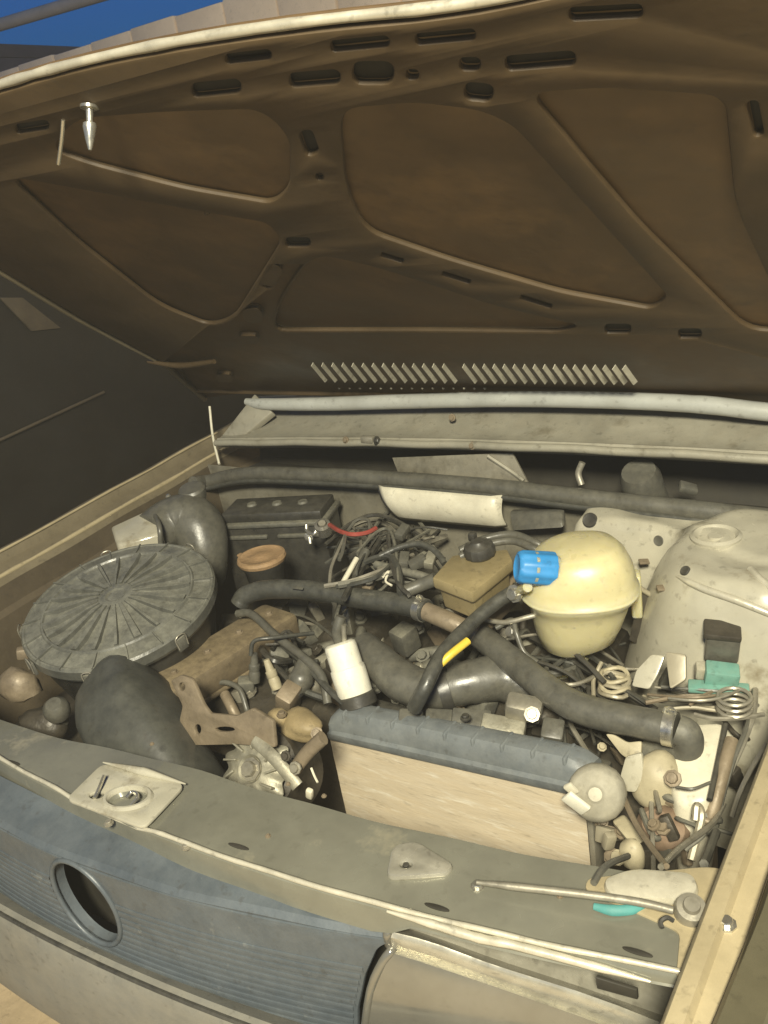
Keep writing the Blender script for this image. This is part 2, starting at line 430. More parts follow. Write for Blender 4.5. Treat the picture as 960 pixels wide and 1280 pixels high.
hexa('roof', [p + Vector((0, 0, 2.751)) for p in bot], [p + Vector((0, 0, 2.751 + (0.25 if i > 1 else 0.12))) for i, p in enumerate(bot)], M_SHED, t, bevel=0.01)
b0, b1 = A(0, 31, 3.0), A(105, 0, 3.0)
bd = (b1 - b0)
t = thing('overhead_pipe', 'pale pipe running across the blue sky at the top left corner', 'pipe', ((b0 - bd * 2).x, (b0 - bd * 2).y, 0))
tube('pipe', [b0 - bd * 2, b0, b1, b1 + bd * 2], 0.055, M_WALL, t)
tube('post', [Vector((*(b0 - bd * 2).xy, 0)), b0 - bd * 2], 0.05, M_WALL, t)

NX = -1.62
t = thing('parked_vehicle', 'dark side of a vehicle parked alongside, left of the open hood', 'vehicle', (NX, 1.4, 0))
def side(name, pts, x0, x1, m, parent, bevel=0.01):
    """panel outline in (y, z) between two x"""
    return plate(name, [rounded(pts, 0.04, 3)], Matrix(((0, 0, 1, (x0 + x1) / 2), (1, 0, 0, 0), (0, 1, 0, 0), (0, 0, 0, 1))), abs(x1 - x0), m, parent, bevel=bevel)
side('side_panel', [(-0.9, 0.28), (2.7, 0.26), (2.7, 1.40), (2.4, 1.50), (-0.5, 1.50), (-0.9, 1.35)], NX, NX - 0.9, M_NEIGH, t, 0.02)
side('sill', [(-0.6, 0.20), (2.4, 0.20), (2.4, 0.275), (-0.6, 0.275)], NX + 0.004, NX - 0.10, M_GLASS, t, 0.005)
mo = [AX(-120, 606, NX + 0.012), AX(0, 550, NX + 0.012), AX(130, 490, NX + 0.012), AX(190, 462, NX + 0.012)]
tube('side_moulding', [mo[0], mo[1], mo[2]], 0.005, M_BROWN, t, seg=8)
st = [AX(px, py, NX + 0.006) for px, py in ((0, 372), (28, 372), (76, 410), (40, 414))]
hexa('side_reflection', [p - Vector((0.012, 0, 0)) for p in st], [p + Vector((0.001, 0, 0)) for p in st], M_BROWN, t, bevel=0.0005)  # dim plate shaped and coloured as a reflection on the vehicle side
lathe('wheel', [(0, 0.02), (0.17, 0.03), (0.2, 0.06), (0.29, 0.06), (0.3, 0.0), (0.29, -0.12), (0, -0.12)], M_BLACK, t, frame((1, 0, 0), (NX - 0.03, -0.2, 0.30)), seg=32)

# ================================================================== THE CAR BODY
car = thing('car', 'dusty beige car with its hood raised over the open engine bay', 'car', (0, 0.5, 0))

# ---- hood, hinged at the cowl and standing open
TH, HY, HZ = 0.648, 0.993, 0.951
HE = Vector((0, -math.cos(TH), math.sin(TH))); HN = Vector((0, -math.sin(TH), -math.cos(TH))); HO = Vector((0, HY, HZ))
HM = Matrix((Vector((1, 0, 0)), HE, HN)).transposed().to_4x4(); HM.translation = HO
def hp(px, py, w=0.009):
    d = ray(px, py); o = HO + HN * w
    p = CAM_POS + d * ((o - CAM_POS).dot(HN) / d.dot(HN)) - HO
    return Vector((p.x, p.dot(HE)))
def hpt(px, py, w=0.009):
    q = hp(px, py, w); return HM @ Vector((q.x, q.y, w))
rimL = lambda x: 1.011 - 0.215 * x * x if x < 0.5 else 0.9573 - 0.04 * (x - 0.5)
rim_x = lin(-0.60, 0.82, 25)
left = [(-0.79, -0.055), (-0.70, 0.13), (-0.672, 0.195), (-0.652, 0.438), (-0.605, 0.654), (-0.585, 0.85)]
right = [(0.83, 0.75), (0.845, 0.4), (0.85, -0.03)]
rear = [(0.55, 0.012), (0.1, 0.03), (-0.58, 0.0)]
skin_out = left + [(x, rimL(x)) for x in rim_x] + right + rear
crown = lambda v: Vector((v.x, v.y, v.z - 0.020 + 0.05 * (v.x - 0.1) ** 2))
hood = plate('hood', [skin_out], HM @ Matrix.Translation((0, 0, -0.0032)), 0.004, M_SKIN, car, bevel=0.0015)
hood['label'] = 'raised hood seen from its brown underside'
cells = [
    [(62, 188), (95, 150), (200, 142), (325, 138), (362, 172), (362, 235), (340, 256), (230, 237), (110, 206)],
    [(425, 138), (520, 130), (600, 140), (640, 158), (835, 372), (815, 388), (700, 367), (560, 326), (455, 290), (432, 235)],
    [(662, 118), (760, 112), (905, 122), (918, 260), (990, 415), (935, 415), (800, 283), (730, 202)],
    [(10, 222), (90, 236), (230, 262), (335, 280), (352, 302), (292, 398), (262, 408), (200, 384), (95, 302)],
    [(392, 318), (470, 335), (620, 384), (725, 408), (700, 416), (520, 414), (340, 414), (352, 375)],
]
slots = [(40, 160, 20, 6, -.15), (270, 112, 30, 9, -.1), (393, 100, 31, 9, -.08), (515, 95, 7, 6, 0), (587, 82, 12, 8, 0), (598, 117, 17, 11, 0.1),
         (675, 78, 43, 9, -.08), (440, 46, 36, 7, -.1), (545, 33, 37, 7, -.1), (303, 66, 28, 6, -.12), (755, 14, 45, 8, -.05), (944, 150, 6, 22, -.2),
         (386, 180, 8, 16, -.35), (399, 222, 4, 4, 0), (372, 304, 15, 6, 0), (338, 346, 6, 15, .5), (316, 395, 9, 8, 0), (310, 425, 10, 4, 0),
         (772, 412, 16, 6, 0), (862, 418, 14, 6, 0), (466, 93, 25, 14, 0), (258, 268, 4, 3, 0), (490, 323, 14, 3, .3), (570, 348, 18, 3, .3), (670, 378, 20, 3, .3), (280, 473, 8, 4, 0)]
loops = [[Vector(p) for p in rounded([(x * 0.975 + 0.003, min(max(l, 0.012), rimL(x) - 0.008)) for x, l in skin_out], 0.02, 2)]]
slot_loops = []
for c in cells: loops.append([hp(p.x, p.y) for p in rounded(c, 26, 5)])
for cx, cy, rx, ry, an in slots:
    lp = rounded([(-rx, -ry), (rx, -ry), (rx, ry), (-rx, ry)], min(rx, ry) * 1.6, 4)
    ca, sa = math.cos(an), math.sin(an)
    lp2 = [hp(cx + p.x * ca - p.y * sa, cy + p.x * sa + p.y * ca) for p in lp]
    over = max(p.y - (rimL(p.x) - 0.022) for p in lp2)
    if over > 0: lp2 = [Vector((p.x, p.y - over)) for p in lp2]
    under = max(0.03 - p.y for p in lp2)
    if under > 0: lp2 = [Vector((p.x, p.y + under)) for p in lp2]
    loops.append(lp2); slot_loops.append(lp2)
plate('inner_frame', loops, HM @ Matrix.Translation((0, 0, 0.0045)), 0.009, M_HOOD, hood, bevel=0.0042)
for lp2 in slot_loops:   # near-black plates paint the dark of the hollow into the punched holes
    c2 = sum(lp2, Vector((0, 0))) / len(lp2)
    plate('slot_dark', [[c2 + (p - c2) * 1.12 for p in lp2]], HM @ Matrix.Translation((0, 0, -0.0004)), 0.0010, M_VOID, hood, bevel=0.0002)
tube('front_rim', [HM @ Vector((x, rimL(x) - 0.003, 0.002)) for x in rim_x], 0.0050, M_RIM, hood, seg=10, n=2, wob=0.12)
sd = [(-0.585, 0.93)] + left[::-1][:-1] + [(-0.785, -0.05)]
tube('side_flange', [HM @ Vector((x, l, 0.004)) for x, l in sd], 0.007, M_FENDER, hood, seg=8)
# louvres at the hood's rear edge, pale to paint light in the slits
k = 0
x = 391.0
while x < 790:
    if not (566 < x < 578):
        f = (x - 391) / 400.0
        a, b = hpt(x, 453 + 3 * f, 0.0095), hpt(x + 18 - 3 * f, 475 + 2 * f, 0.0095)
        d = (b - a); s = d.cross(HN).normalized()
        if s.x > 0: s = -s
        wdt = 0.0028 + 0.0022 * max(0, f - 0.75) * 4
        lip = HN * 0.007 + s * wdt
        th_ = -s * 0.0008
        hexa('louver', [a, b, b + th_, a + th_], [a + lip + d * 0.03, b + lip - d * 0.03, b + lip + th_ - d * 0.03, a + lip + th_ + d * 0.03], M_PALE, hood, bevel=0)
    x += 12.6
for i in range(15):
    p = hpt(424 + i * 13, 485.5, 0.0095)
    bolt(p, 0.0018, M_DULL, hood, HN, 'rivet')
# striker pin, safety catch wire
sp = hp(114, 150, 0.02)
sb = HM @ Vector((sp.x, sp.y, 0.017)); s_tip = AX(112, 172, sb.x)
sx = (s_tip - sb).normalized()
st_ = lathe('striker', [(0, 0), (0.010, 0), (0.010, 0.003), (0.004, 0.004), (0.0035, 0.016), (0.007, 0.018), (0.0075, 0.022), (0.005, 0.034), (0.002, 0.045), (0, 0.046)], M_STEEL, hood, frame(HN * 0.6 + Vector((0, 0, -0.6)), hpt(112, 132, 0.0085)), seg=16)
tube('safety_catch', [hpt(79, 150, 0.009), hpt(77, 175, 0.022), hpt(73, 205, 0.037)], 0.0022, M_STEEL, hood, seg=6)
# pressed corner at the rear left and hinge stay
tube('corner_lip', [hpt(185, 452, 0.010), hpt(225, 457, 0.014), hpt(268, 452, 0.010)], [0.004, 0.007, 0.005], M_HOOD, hood, seg=8)
hinge_p = [AY(262, 508, 0.93), AY(266, 545, 0.90), AY(274, 580, 0.86)]
tube('hinge_stay', hinge_p, 0.003, M_PALE, car, seg=8)

# ---- fenders: a gutter profile run back from the nose
def run_y(name, prof, ys, fz, m, parent, fx=lambda y: 0):
    n = len(prof); V = [Vector((x + fx(y), y, z + fz(y))) for y in ys for x, z in prof]
    F = [(i * n + j, i * n + j + 1, (i + 1) * n + j + 1, (i + 1) * n + j) for i in range(len(ys) - 1) for j in range(n - 1)]
    return build(name, V, F, m, parent, sharp=30)
ysl = lin(-0.02, 1.06, 30)
fzl = lambda y: 0.806 + 0.044 * y + 0.0012 * math.sin(y * 23)
fl = run_y('fender', [(-0.83, -0.30), (-0.815, -0.10), (-0.78, -0.03), (-0.735, 0.0), (-0.722, 0.001), (-0.716, -0.006), (-0.712, -0.020), (-0.672, -0.034), (-0.664, -0.022), (-0.656, -0.022), (-0.650, -0.034)], ysl, fzl, M_FENDER, car)
run_y('inner_wall', [(-0.6495, -0.034), (-0.647, -0.075), (-0.638, -0.085), (-0.625, -0.50)], ysl, fzl, M_BROWN, fl)
for nm, x, dz, r in (('gutter_edge', -0.719, 0.001, 0.0028), ('gutter_edge', -0.660, -0.020, 0.0045)):
    tube(nm, [Vector((x, y, fzl(y) + dz)) for y in ysl[::3]], r, M_FENDR, fl, seg=8, n=3, wob=0.25)
fzr = lambda y: 0.758 + 0.10 * max(0, y) * 0.9
ysr = lin(0.02, 0.95, 24)
fr = run_y('fender', [(0.738, 0.004), (0.744, 0.016), (0.775, 0.022), (0.82, 0.0), (0.85, -0.06), (0.87, -0.35)], lin(-0.05, 1.06, 24), fzr, M_OUTER, car, fx=lambda y: -0.05 * max(0, 0.15 - y))
rail = run_y('side_rail', [(0.693, -0.010), (0.694, -0.005), (0.698, 0.0), (0.712, 0.002), (0.716, -0.006), (0.735, -0.007), (0.7385, 0.012)], ysr, fzr, M_FENDR, fr)
run_y('inner_wall', [(0.684, -0.45), (0.690, -0.05), (0.6925, -0.010)], ysr, fzr, M_BROWN, fr)
for px, py in ((908, 1155), (925, 1070), (942, 1000)):
    bolt(A(px, py, fzr(0.1) - 0.002), 0.006 if py > 1100 else 0.004, M_STEEL if py > 1100 else M_BRKT, rail)

# ---- cowl, seal, firewall
fc = lambda x: 0.042 * (1 - ((0.6 - x) / 1.2) ** 2)
xs = lin(-0.60, 0.83, 40)
cowl = sweep('cowl', [(1.03, 0.93), (0.985, 0.918), (0.935, 0.892), (0.905, 0.884), (0.884, 0.880), (0.874, 0.881), (0.868, 0.874), (0.868, 0.866), (0.874, 0.860), (0.90, 0.858), (0.92, 0.84)], xs, lambda x: 0, fc, M_COWL, car)
tube('front_lip', [Vector((x, 0.8665, 0.872 + fc(x) + 0.001 * math.sin(x * 31))) for x in lin(-0.60, 0.83, 24)], 0.0075, M_COWL, cowl, seg=10, n=3)
lip_p = [AY(px, py, 0.93) for px, py in ((308, 502), (330, 505), (400, 505), (500, 502), (640, 499), (780, 501), (880, 506), (960, 515))] + [Vector((0.70, 0.94, 0.955)), Vector((0.82, 0.95, 0.94))]
tube('windscreen_lip', lip_p, [0.008, 0.013] + [0.0145] * 8, M_LIP, cowl, seg=12, n=5, wob=0.02)
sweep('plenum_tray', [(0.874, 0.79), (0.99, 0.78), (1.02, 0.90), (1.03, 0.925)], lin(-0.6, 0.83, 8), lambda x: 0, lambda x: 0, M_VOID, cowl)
cq = [AY(268, 556, 0.885), AY(290, 556, 0.88), AY(340, 515, 0.925), AY(318, 492, 0.935), AY(296, 520, 0.91)]
V = cq + [p + Vector((0, 0.012, -0.012)) for p in cq]
build('cowl_corner', V, [tuple(range(5)), tuple(range(9, 4, -1))] + [(i, (i + 1) % 5, 5 + (i + 1) % 5, 5 + i) for i in range(5)], M_COWL, cowl, bevel=0.003)
ws = [Vector((-0.62, 1.02, 0.95)), Vector((0.82, 1.02, 0.97)), Vector((0.68, 1.55, 1.36)), Vector((-0.55, 1.55, 1.36))]
hexa('windscreen', ws, [p + Vector((0, 0.004, -0.006)) for p in ws], M_GLASS, car, bevel=0.001)
c = AY(460, 549, 0.864)
nz = box('washer_nozzle', c, (0.030, 0.014, 0.014), M_DULL, cowl, bevel=0.003)
bolt(c + Vector((0.024, -0.004, 0)), 0.006, M_BLACK, nz, (1, 0, 0))
for px, py in ((590, 557), (565, 522), (432, 550)):
    bolt(AY(px, py, 0.862 if py > 540 else 0.92), 0.005, M_BRKT, cowl, (0, -1, 0.3))
seal_p = [Vector((-0.63, 0.80, 0.80))] + [AY(px, py, 0.845) for px, py in ((262, 601), (312, 592), (400, 594), (480, 598), (600, 607), (720, 621), (840, 634), (960, 648))] + [Vector((0.70, 0.84, 0.82))]
seal = tube('rubber_seal', seal_p, 0.0155, M_GREYR, car, seg=12, n=6, wob=0.03)
tube('seal_lip', [p + Vector((0, -0.010, -0.014)) for p in seal_p], 0.006, M_RUBBER, seal, seg=8)
fwall = sweep('firewall', [(0.862, 0.83), (0.866, 0.80), (0.872, 0.78), (0.874, 0.62), (0.868, 0.60), (0.868, 0.2)], lin(-0.64, 0.72, 20), lambda x: 0, lambda x: -0.01, M_FIRE, car)
# plenum contents behind the seal: cover plate and blower housing
pc = [AY(490, 572, 0.885), AY(640, 566, 0.885), AY(660, 604, 0.87), AY(500, 598, 0.87)]
hexa('plenum_cover', pc, [p + Vector((0, 0.006, -0.002)) for p in pc], M_FIRE, cowl, bevel=0.001)
tube('cover_rib', [AY(610, 570, 0.880), AY(640, 590, 0.875), AY(655, 601, 0.868)], 0.004, M_COWL, cowl, seg=6)
lathe('blower_housing', [(0, 0.05), (0.028, 0.046), (0.034, 0.03), (0.036, -0.04)], M_GREYR, cowl, frame((0, -0.5, 1), AY(805, 612, 0.90)), seg=20)
tube('plenum_pipe', [AY(727, 606, 0.88), AY(723, 592, 0.885), AY(728, 578, 0.89)], 0.006, M_DULL, cowl, seg=8)
box('drain_flap', AY(860, 610, 0.90), (0.03, 0.02, 0.012), M_GREYR, cowl, rot=(0.3, 0.4, 0.5))

# ---- right inner wing with the strut tower, pressed from one sheet
def sm(v, a, b):
    k = max(0, min(1, (v - a) / (b - a))); return k * k * (3 - 2 * k)
def smax(a, b, k=0.02):
    h = max(k - abs(a - b), 0) / k
    return max(a, b) + h * h * k * 0.25
def wing(x, y):
    d = math.hypot((x - 0.60) * 0.95, (y - 0.715) * (1.1 if y < 0.715 else 0.8))
    tower = 0.40 + 0.437 * (1 - sm(d, 0.10, 0.28)) - 0.006 * (1 - sm(d, 0.03, 0.07))
    shelf = 0.40 + 0.420 * sm(y + 0.10 * sm(x, 0.42, 0.62), 0.715, 0.80) * sm(x, 0.20, 0.30)
    side_ = 0.40 + 0.365 * sm(x, 0.62, 0.695) * sm(y, 0.50, 0.60)
    return smax(smax(tower, shelf, 0.05), side_, 0.05) + 0.0012 * math.sin(x * 61) * math.sin(y * 47) + 0.0035 * math.sin(x * 31 + 2.2 * math.sin(y * 23)) * math.sin(y * 27 + 1.5) * sm(d, 0.07, 0.14)
nx_, ny_ = 60, 84
gridp = [(0.22 + 0.475 * i / nx_, 0.28 + 0.578 * j / ny_) for j in range(ny_ + 1) for i in range(nx_ + 1)]
V = [Vector((x, y, wing(x, y))) for x, y in gridp]
F = [(j * (nx_ + 1) + i, j * (nx_ + 1) + i + 1, (j + 1) * (nx_ + 1) + i + 1, (j + 1) * (nx_ + 1) + i) for j in range(ny_) for i in range(nx_)]
F = [f for f in F if min(V[k].z for k in f) > 0.47]
ids = sorted({k for f in F for k in f}); rm = {k: i for i, k in enumerate(ids)}
V = [V[k] for k in ids]; F = [tuple(rm[k] for k in f) for f in F]
def on_wing(px, py, dz=0.0):
    z = 0.80
    for _ in range(25):
        p = A(px, py, z); z = 0.6 * z + 0.4 * (wing(p.x, p.y) + dz)
    return A(px, py, z)
wng = build('inner_wing', V, F, M_PAINTW, car, sharp=60)
wng['label'] = 'pale inner wing with rounded strut tower'
c = A(895, 672, 0.838)
lathe('strut_mount', [(0.034, -0.004), (0.036, 0.004), (0.031, 0.007), (0.027, 0.003), (0.024, -0.002), (0.012, -0.003), (0.011, 0.004), (0, 0.004)], M_PAINTW, wng, frame((0, 0, 1), c), seg=32)
for px, py, r, m in ((737, 650, 0.011, M_BLACK), (823, 676, 0.0075, M_GREYR), (856, 713, 0.0065, M_BLACK)):  # black discs colour in the dark of two holes, grey one a plug
    p = on_wing(px, py, 0.001)
    e = 0.004
    nn = Vector((wing(p.x - e, p.y) - wing(p.x + e, p.y), wing(p.x, p.y - e) - wing(p.x, p.y + e), 2 * e))
    lathe('wing_disc', [(0, 0.0), (r * 0.8, 0.001), (r, 0.0015), (r * 1.15, 0.0), (r * 1.15, -0.004)], m, wng, frame(nn, p), seg=18)

tube('highlight_bead', [on_wing(px, py, -0.001) for px, py in ((846, 720), (862, 728), (885, 738), (920, 750), (965, 768), (1010, 785))], [0.002, 0.005, 0.0055, 0.0055, 0.005, 0.004], M_EDGE, wng, seg=10)  # bead in pale metal colour paints the highlight streak along the crease
tube('highlight_bead', [on_wing(px, py, -0.001) for px, py in ((938, 712), (950, 724), (965, 736))], 0.005, M_EDGE, wng, seg=10)
for px, py in ((805, 702), (828, 735)):
    box('weld_tab', on_wing(px, py, 0.002), (0.016, 0.012, 0.004), M_BRKT, wng, rot=(0.2, 0.1, 0.6), bevel=0.0015)

# ---- front panel (slam panel) with its bead, latch pocket and prop rod
fp = lambda x: 0.176 * x * x
dep = lambda x: 0.050 + 0.062 * sm(x, -0.38, 0.10)
xs = lin(-0.66, 0.70, 60)
prof = [(1.0, 0.62), (1.0, 0.70), (1.0, 0.738), (0.96, 0.7455), (0.55, 0.7475), (0.10, 0.7475), (0.03, 0.7475), (0.0, 0.750), (-0.035, 0.746), (-0.05, 0.735), (-0.055, 0.722), (-0.07, 0.716)]
V = [Vector((x, fp(x) + dep(x) * a if a > 0 else fp(x) + 0.11 * a, (z if z > 0.743 or a > 0 else z + (0.744 - z) * 0.72 * sm(x, 0.41, 0.45)) + (0.0012 * math.sin(x * 37 + a * 5) if 0.05 < a < 0.97 else 0))) for x in xs for a, z in prof]
n = len(prof)
F = [(i * n + j, i * n + j + 1, (i + 1) * n + j + 1, (i + 1) * n + j) for i in range(len(xs) - 1) for j in range(n - 1)]
fpan = build('front_panel', V, F, M_PANEL, car, sharp=28)
def bead_dip(x): return -0.006 * (sm(x, -0.075, -0.045) - sm(x, 0.075, 0.10))
tube('edge_bead', [Vector((x, fp(x) - 0.0015, 0.7505 + bead_dip(x) + 0.0006 * math.sin(x * 51))) for x in lin(-0.62, 0.692, 46)], 0.0029, M_EDGE, fpan, seg=8, n=2, wob=0.10)
def AF(px, py, f, d):
    y = 0.03
    for _ in range(15):
        p = AY(px, py, y); y = f(p.x) + d
    return AY(px, py, y)
tube('edge_bead', [AF(px, py, fp, -0.008) for px, py in ((484, 1139), (540, 1155), (600, 1173), (640, 1181), (740, 1207), (813, 1227))], [0.0015, 0.0042, 0.0046, 0.0042, 0.0044, 0.0015], M_EDGE, fpan, seg=8, n=5, wob=0.08)
# latch pocket
zl = 0.7535
def Z2(pts, z=zl): return [A(px, py, z).xy for px, py in pts]
lp_out = rounded(Z2([(128, 955), (232, 981), (180, 1036), (82, 1000)]), 0.012, 4)
ring_c = A(160, 999, zl).xy; slot_c = A(121, 995, zl).xy
lp = plate('latch_plate', [lp_out, ellipse(ring_c.x, ring_c.y, 0.026, 0.016, 20, 0.35), ellipse(slot_c.x, slot_c.y, 0.010, 0.006, 14, 0.3)], Matrix.Translation((0, 0, zl - 0.001)), 0.005, M_PAINTW, fpan, bevel=0.0015)
lathe('latch_hole', [(0.026, 0.0), (0.028, 0.0045), (0.0315, 0.0045), (0.035, 0.0)], M_PAINTW, lp, frame((0, 0, 1), (ring_c.x, ring_c.y, zl + 0.001)) @ Matrix.Rotation(R(20), 4, 'Z'), seg=28, squash=0.66)
lathe('latch_cup', [(0.0, -0.0135), (0.016, -0.012), (0.026, -0.001)], M_PANEL, lp, frame((0, 0, 1), (ring_c.x, ring_c.y, zl)) @ Matrix.Rotation(R(20), 4, 'Z'), seg=20, squash=0.62)
tube('latch_spring', [A(163, 1008, zl + 0.002), A(172, 995, zl + 0.006), A(165, 990, zl + 0.005), A(158, 997, zl + 0.003)], 0.0022, M_STEEL, lp, seg=6)
tube('latch_lever', [A(118, 998, zl + 0.003), A(124, 985, zl + 0.007), A(130, 970, zl + 0.010)], 0.0026, M_STEEL, lp, seg=6)
tube('pocket_wall', [A(129, 953, zl + 0.003), A(180, 965, zl + 0.004), A(232, 980, zl + 0.001)], [0.001, 0.0062, 0.001], M_PAINTW, lp, seg=8)
for px, py in ((136, 1029), (233, 1058)): bolt(A(px, py, 0.748), 0.004, M_DULL, fpan)
# slots in the panel, flat black plates coloured as the dark inside
for px, py, l in ((298, 1058, 0.018), (546, 1134, 0.017), (15, 953, 0.02), (797, 1190, 0.017)):
    p = A(px, py, 0.7487); q = A(px + 20, py + 6, 0.7487); an = math.atan2(q.y - p.y, q.x - p.x)
    plate('slot_dark', [ellipse(p.x, p.y, l * 0.8, 0.0030, 16, an)], Matrix.Translation((0, 0, 0.7487)), 0.0012, M_VOID, fpan, bevel=0.0003)
for px, py in ((405, 995), (360, 980), (335, 1045), (700, 1120), (190, 930)):
    bolt(A(px, py, 0.7475), 0.0022, M_BRKT, fpan)
# pressed mounting dimple by the radiator
dm = rounded(Z2([(490, 1058), (520, 1052), (568, 1082), (560, 1094), (482, 1100)], 0.75), 0.012, 4)
dmp = plate('mounting_dimple', [dm, ellipse(*A(508, 1083, 0.75).xy, 0.006, 0.004, 12, 0.3)], Matrix.Translation((0, 0, 0.749)), 0.009, M_EDGE2, fpan, bevel=0.004)
bolt(A(508, 1083, 0.748), 0.0035, M_BLACK, dmp)
bolt(A(597, 1108, 0.748), 0.005, M_STEEL, fpan)
# headlamp end of the panel: raised bare-metal boss, prop rod pivot
bs = rounded(Z2([(752, 1100), (790, 1086), (868, 1092), (876, 1118), (845, 1128), (760, 1122)], 0.755), 0.014, 4)
boss = plate('raised_boss', [bs], Matrix.Translation((0, 0, 0.752)), 0.014, M_EDGE, fpan, bevel=0.006)
end = rounded(Z2([(735, 1098), (880, 1084), (905, 1086), (895, 1150), (870, 1225), (845, 1222), (850, 1165), (730, 1112)], 0.7495), 0.008, 3)
plate('end_gusset', [end], Matrix.Translation((0, 0, 0.7475)), 0.006, M_FENDR, fpan, bevel=0.0012)
rod = tube('prop_rod', [A(596, 1103, 0.757), A(640, 1108, 0.758), A(730, 1118, 0.76), A(800, 1128, 0.762), A(842, 1138, 0.762)], [0.002, 0.0038, 0.0038, 0.0038, 0.0036], M_DULL, car, seg=10)
pc_ = A(864, 1136, 0.760)
lathe('pivot', [(0, 0.010), (0.007, 0.010), (0.008, 0.005), (0.013, 0.004), (0.015, -0.002), (0.015, -0.010)], M_DULL, rod, frame((0.2, -0.3, 1), pc_), seg=20)
tube('retaining_clip', [A(828, 1160, 0.755), A(826, 1152, 0.757), A(834, 1147, 0.758), A(842, 1151, 0.755)], 0.0022, M_BLACK, rod, seg=6)

# ---- grille, bumper, headlamp
HCX, HCZ = 0.000, 0.640
gy = lambda x: -0.05 + 0.07 * x + 0.29 * x * x
def gbend(v): return Vector((v.x, gy(v.x) - v.z, v.y))
hole = ellipse(HCX, HCZ, 0.054, 0.064, 36, 0)
gend = [AF(px, py, gy, -0.003) for px, py in ((447, 1290), (447, 1262), (456, 1220), (470, 1188), (483, 1160), (482, 1145))]
gout = rounded([(-0.62, 0.535), (gend[0].x, 0.535)] + [(p.x, min(p.z, 0.706)) for p in gend[:-1]] + [(gend[-1].x, 0.706), (-0.62, 0.706)], 0.004, 2)
def gxe(z):
    g = [(p.z, p.x) for p in gend]
    if z <= g[0][0]: return g[0][1]
    for (z0, x0), (z1, x1) in zip(g, g[1:]):
        if z0 <= z <= z1: return x0 + (x1 - x0) * (z - z0) / (z1 - z0)
    return g[-1][1]
gp = plate('grille', [[Vector(p) for p in gout], hole], None, 0.006, M_GRILLE, car, bevel=0.0015, bend=gbend, sub=0.04)
gp['label'] = 'blue-grey plastic grille with a round hole where the emblem was'
sweep('upper_flange', [(0.0, 0.700), (-0.002, 0.708), (0.004, 0.714), (0.030, 0.719), (0.050, 0.726)], lin(-0.62, gend[-1].x, 30), gy, lambda x: 0.0015 * math.sin(x * 29), M_GRILLE, gp)
ringp = [gbend(Vector((HCX + 0.0555 * math.cos(a), HCZ + 0.0655 * math.sin(a), 0.003))) for a in [2 * math.pi * k / 40 for k in range(41)]]
tube('hole_rim', ringp, 0.0035, M_GRILLE, gp, seg=8, n=1)
cup_r = [(1.0, 0.0), (1.0, -0.007), (0.99, -0.013)]
V = [gbend(Vector((HCX + 0.054 * k * math.cos(a), HCZ + 0.064 * k * math.sin(a), d))) for k, d in cup_r for a in [2 * math.pi * j / 36 for j in range(36)]]
F = [(i * 36 + j, i * 36 + (j + 1) % 36, (i + 1) * 36 + (j + 1) % 36, (i + 1) * 36 + j) for i in range(2) for j in range(36)]
build('hole_sleeve', V, F, M_GRILLE, gp)
for i in range(11):
    z = 0.552 + 0.0105 * i
    dz = (z - HCZ) / 0.071
    cut = 0.061 * math.sqrt(max(0, 1 - dz * dz))
    xe = gxe(z) - 0.004
    spans = [(-0.60, xe)] if cut == 0 else [(-0.60, HCX - cut), (HCX + cut, xe)]
    for a, b in spans:
        xsl = lin(a, b, max(4, int((b - a) / 0.04)))
        sweep('slat', [(0.002, z - 0.0042), (-0.0040, z - 0.0032), (-0.0045, z), (-0.0040, z + 0.0032), (0.002, z + 0.0042)], xsl, gy, lambda x: 0.0006 * math.sin(x * 17 + z * 300), M_GRILLE, gp)
sweep('dark_backing', [(0.055, 0.52), (0.055, 0.70)], lin(-0.62, 0.44, 16), gy, lambda x: 0, M_VOID, gp)  # near-black sheet added so the emblem hole looks dark inside
by = lambda x: -0.078 + 0.07 * x + 0.15 * x * x
bmp = sweep('bumper', [(0.045, 0.545), (0.020, 0.566), (0.012, 0.572), (-0.002, 0.570), (-0.006, 0.560), (-0.007, 0.45), (-0.004, 0.40), (0.004, 0.375), (0.02, 0.365), (0.10, 0.36)], lin(-0.74, 0.78, 40), by, lambda x: 0.0, M_BUMP, car)
tube('bumper_groove', [Vector((x, by(x) + 0.001, 0.571)) for x in lin(-0.7, 0.7, 30)], 0.003, M_BLACK, bmp, seg=6, n=1)
def pxline(P, n=12):
    q = spline([Vector((x, y, 0)) for x, y in P], 6); m_ = len(q) - 1
    return [q[round(m_ * i / (n - 1))] for i in range(n)]
rows = [([(494, 1156), (540, 1170), (620, 1199), (740, 1238), (830, 1270)], 0.022), ([(487, 1164), (540, 1178), (620, 1207), (740, 1245), (830, 1280)], 0.000), ([(485, 1171), (540, 1186), (620, 1215), (740, 1254), (830, 1289)], -0.004),
        ([(486, 1180), (540, 1196), (620, 1225), (740, 1266), (830, 1301)], 0.001), ([(490, 1187), (540, 1203), (620, 1230), (740, 1272), (830, 1307)], 0.002), ([(490, 1191), (540, 1207), (620, 1234), (740, 1276), (830, 1311)], -0.003),
        ([(479, 1205), (540, 1222), (620, 1252), (740, 1295), (830, 1330)], -0.008), ([(464, 1240), (540, 1262), (620, 1290), (740, 1335), (830, 1370)], -0.012), ([(455, 1300), (540, 1330), (620, 1360), (740, 1400), (830, 1440)], -0.008), ([(455, 1360), (540, 1390), (620, 1420), (740, 1460), (830, 1500)], 0.03)]
grid = [[AF(p.x, p.y, gy, d) for p in pxline(P)] for P, d in rows]
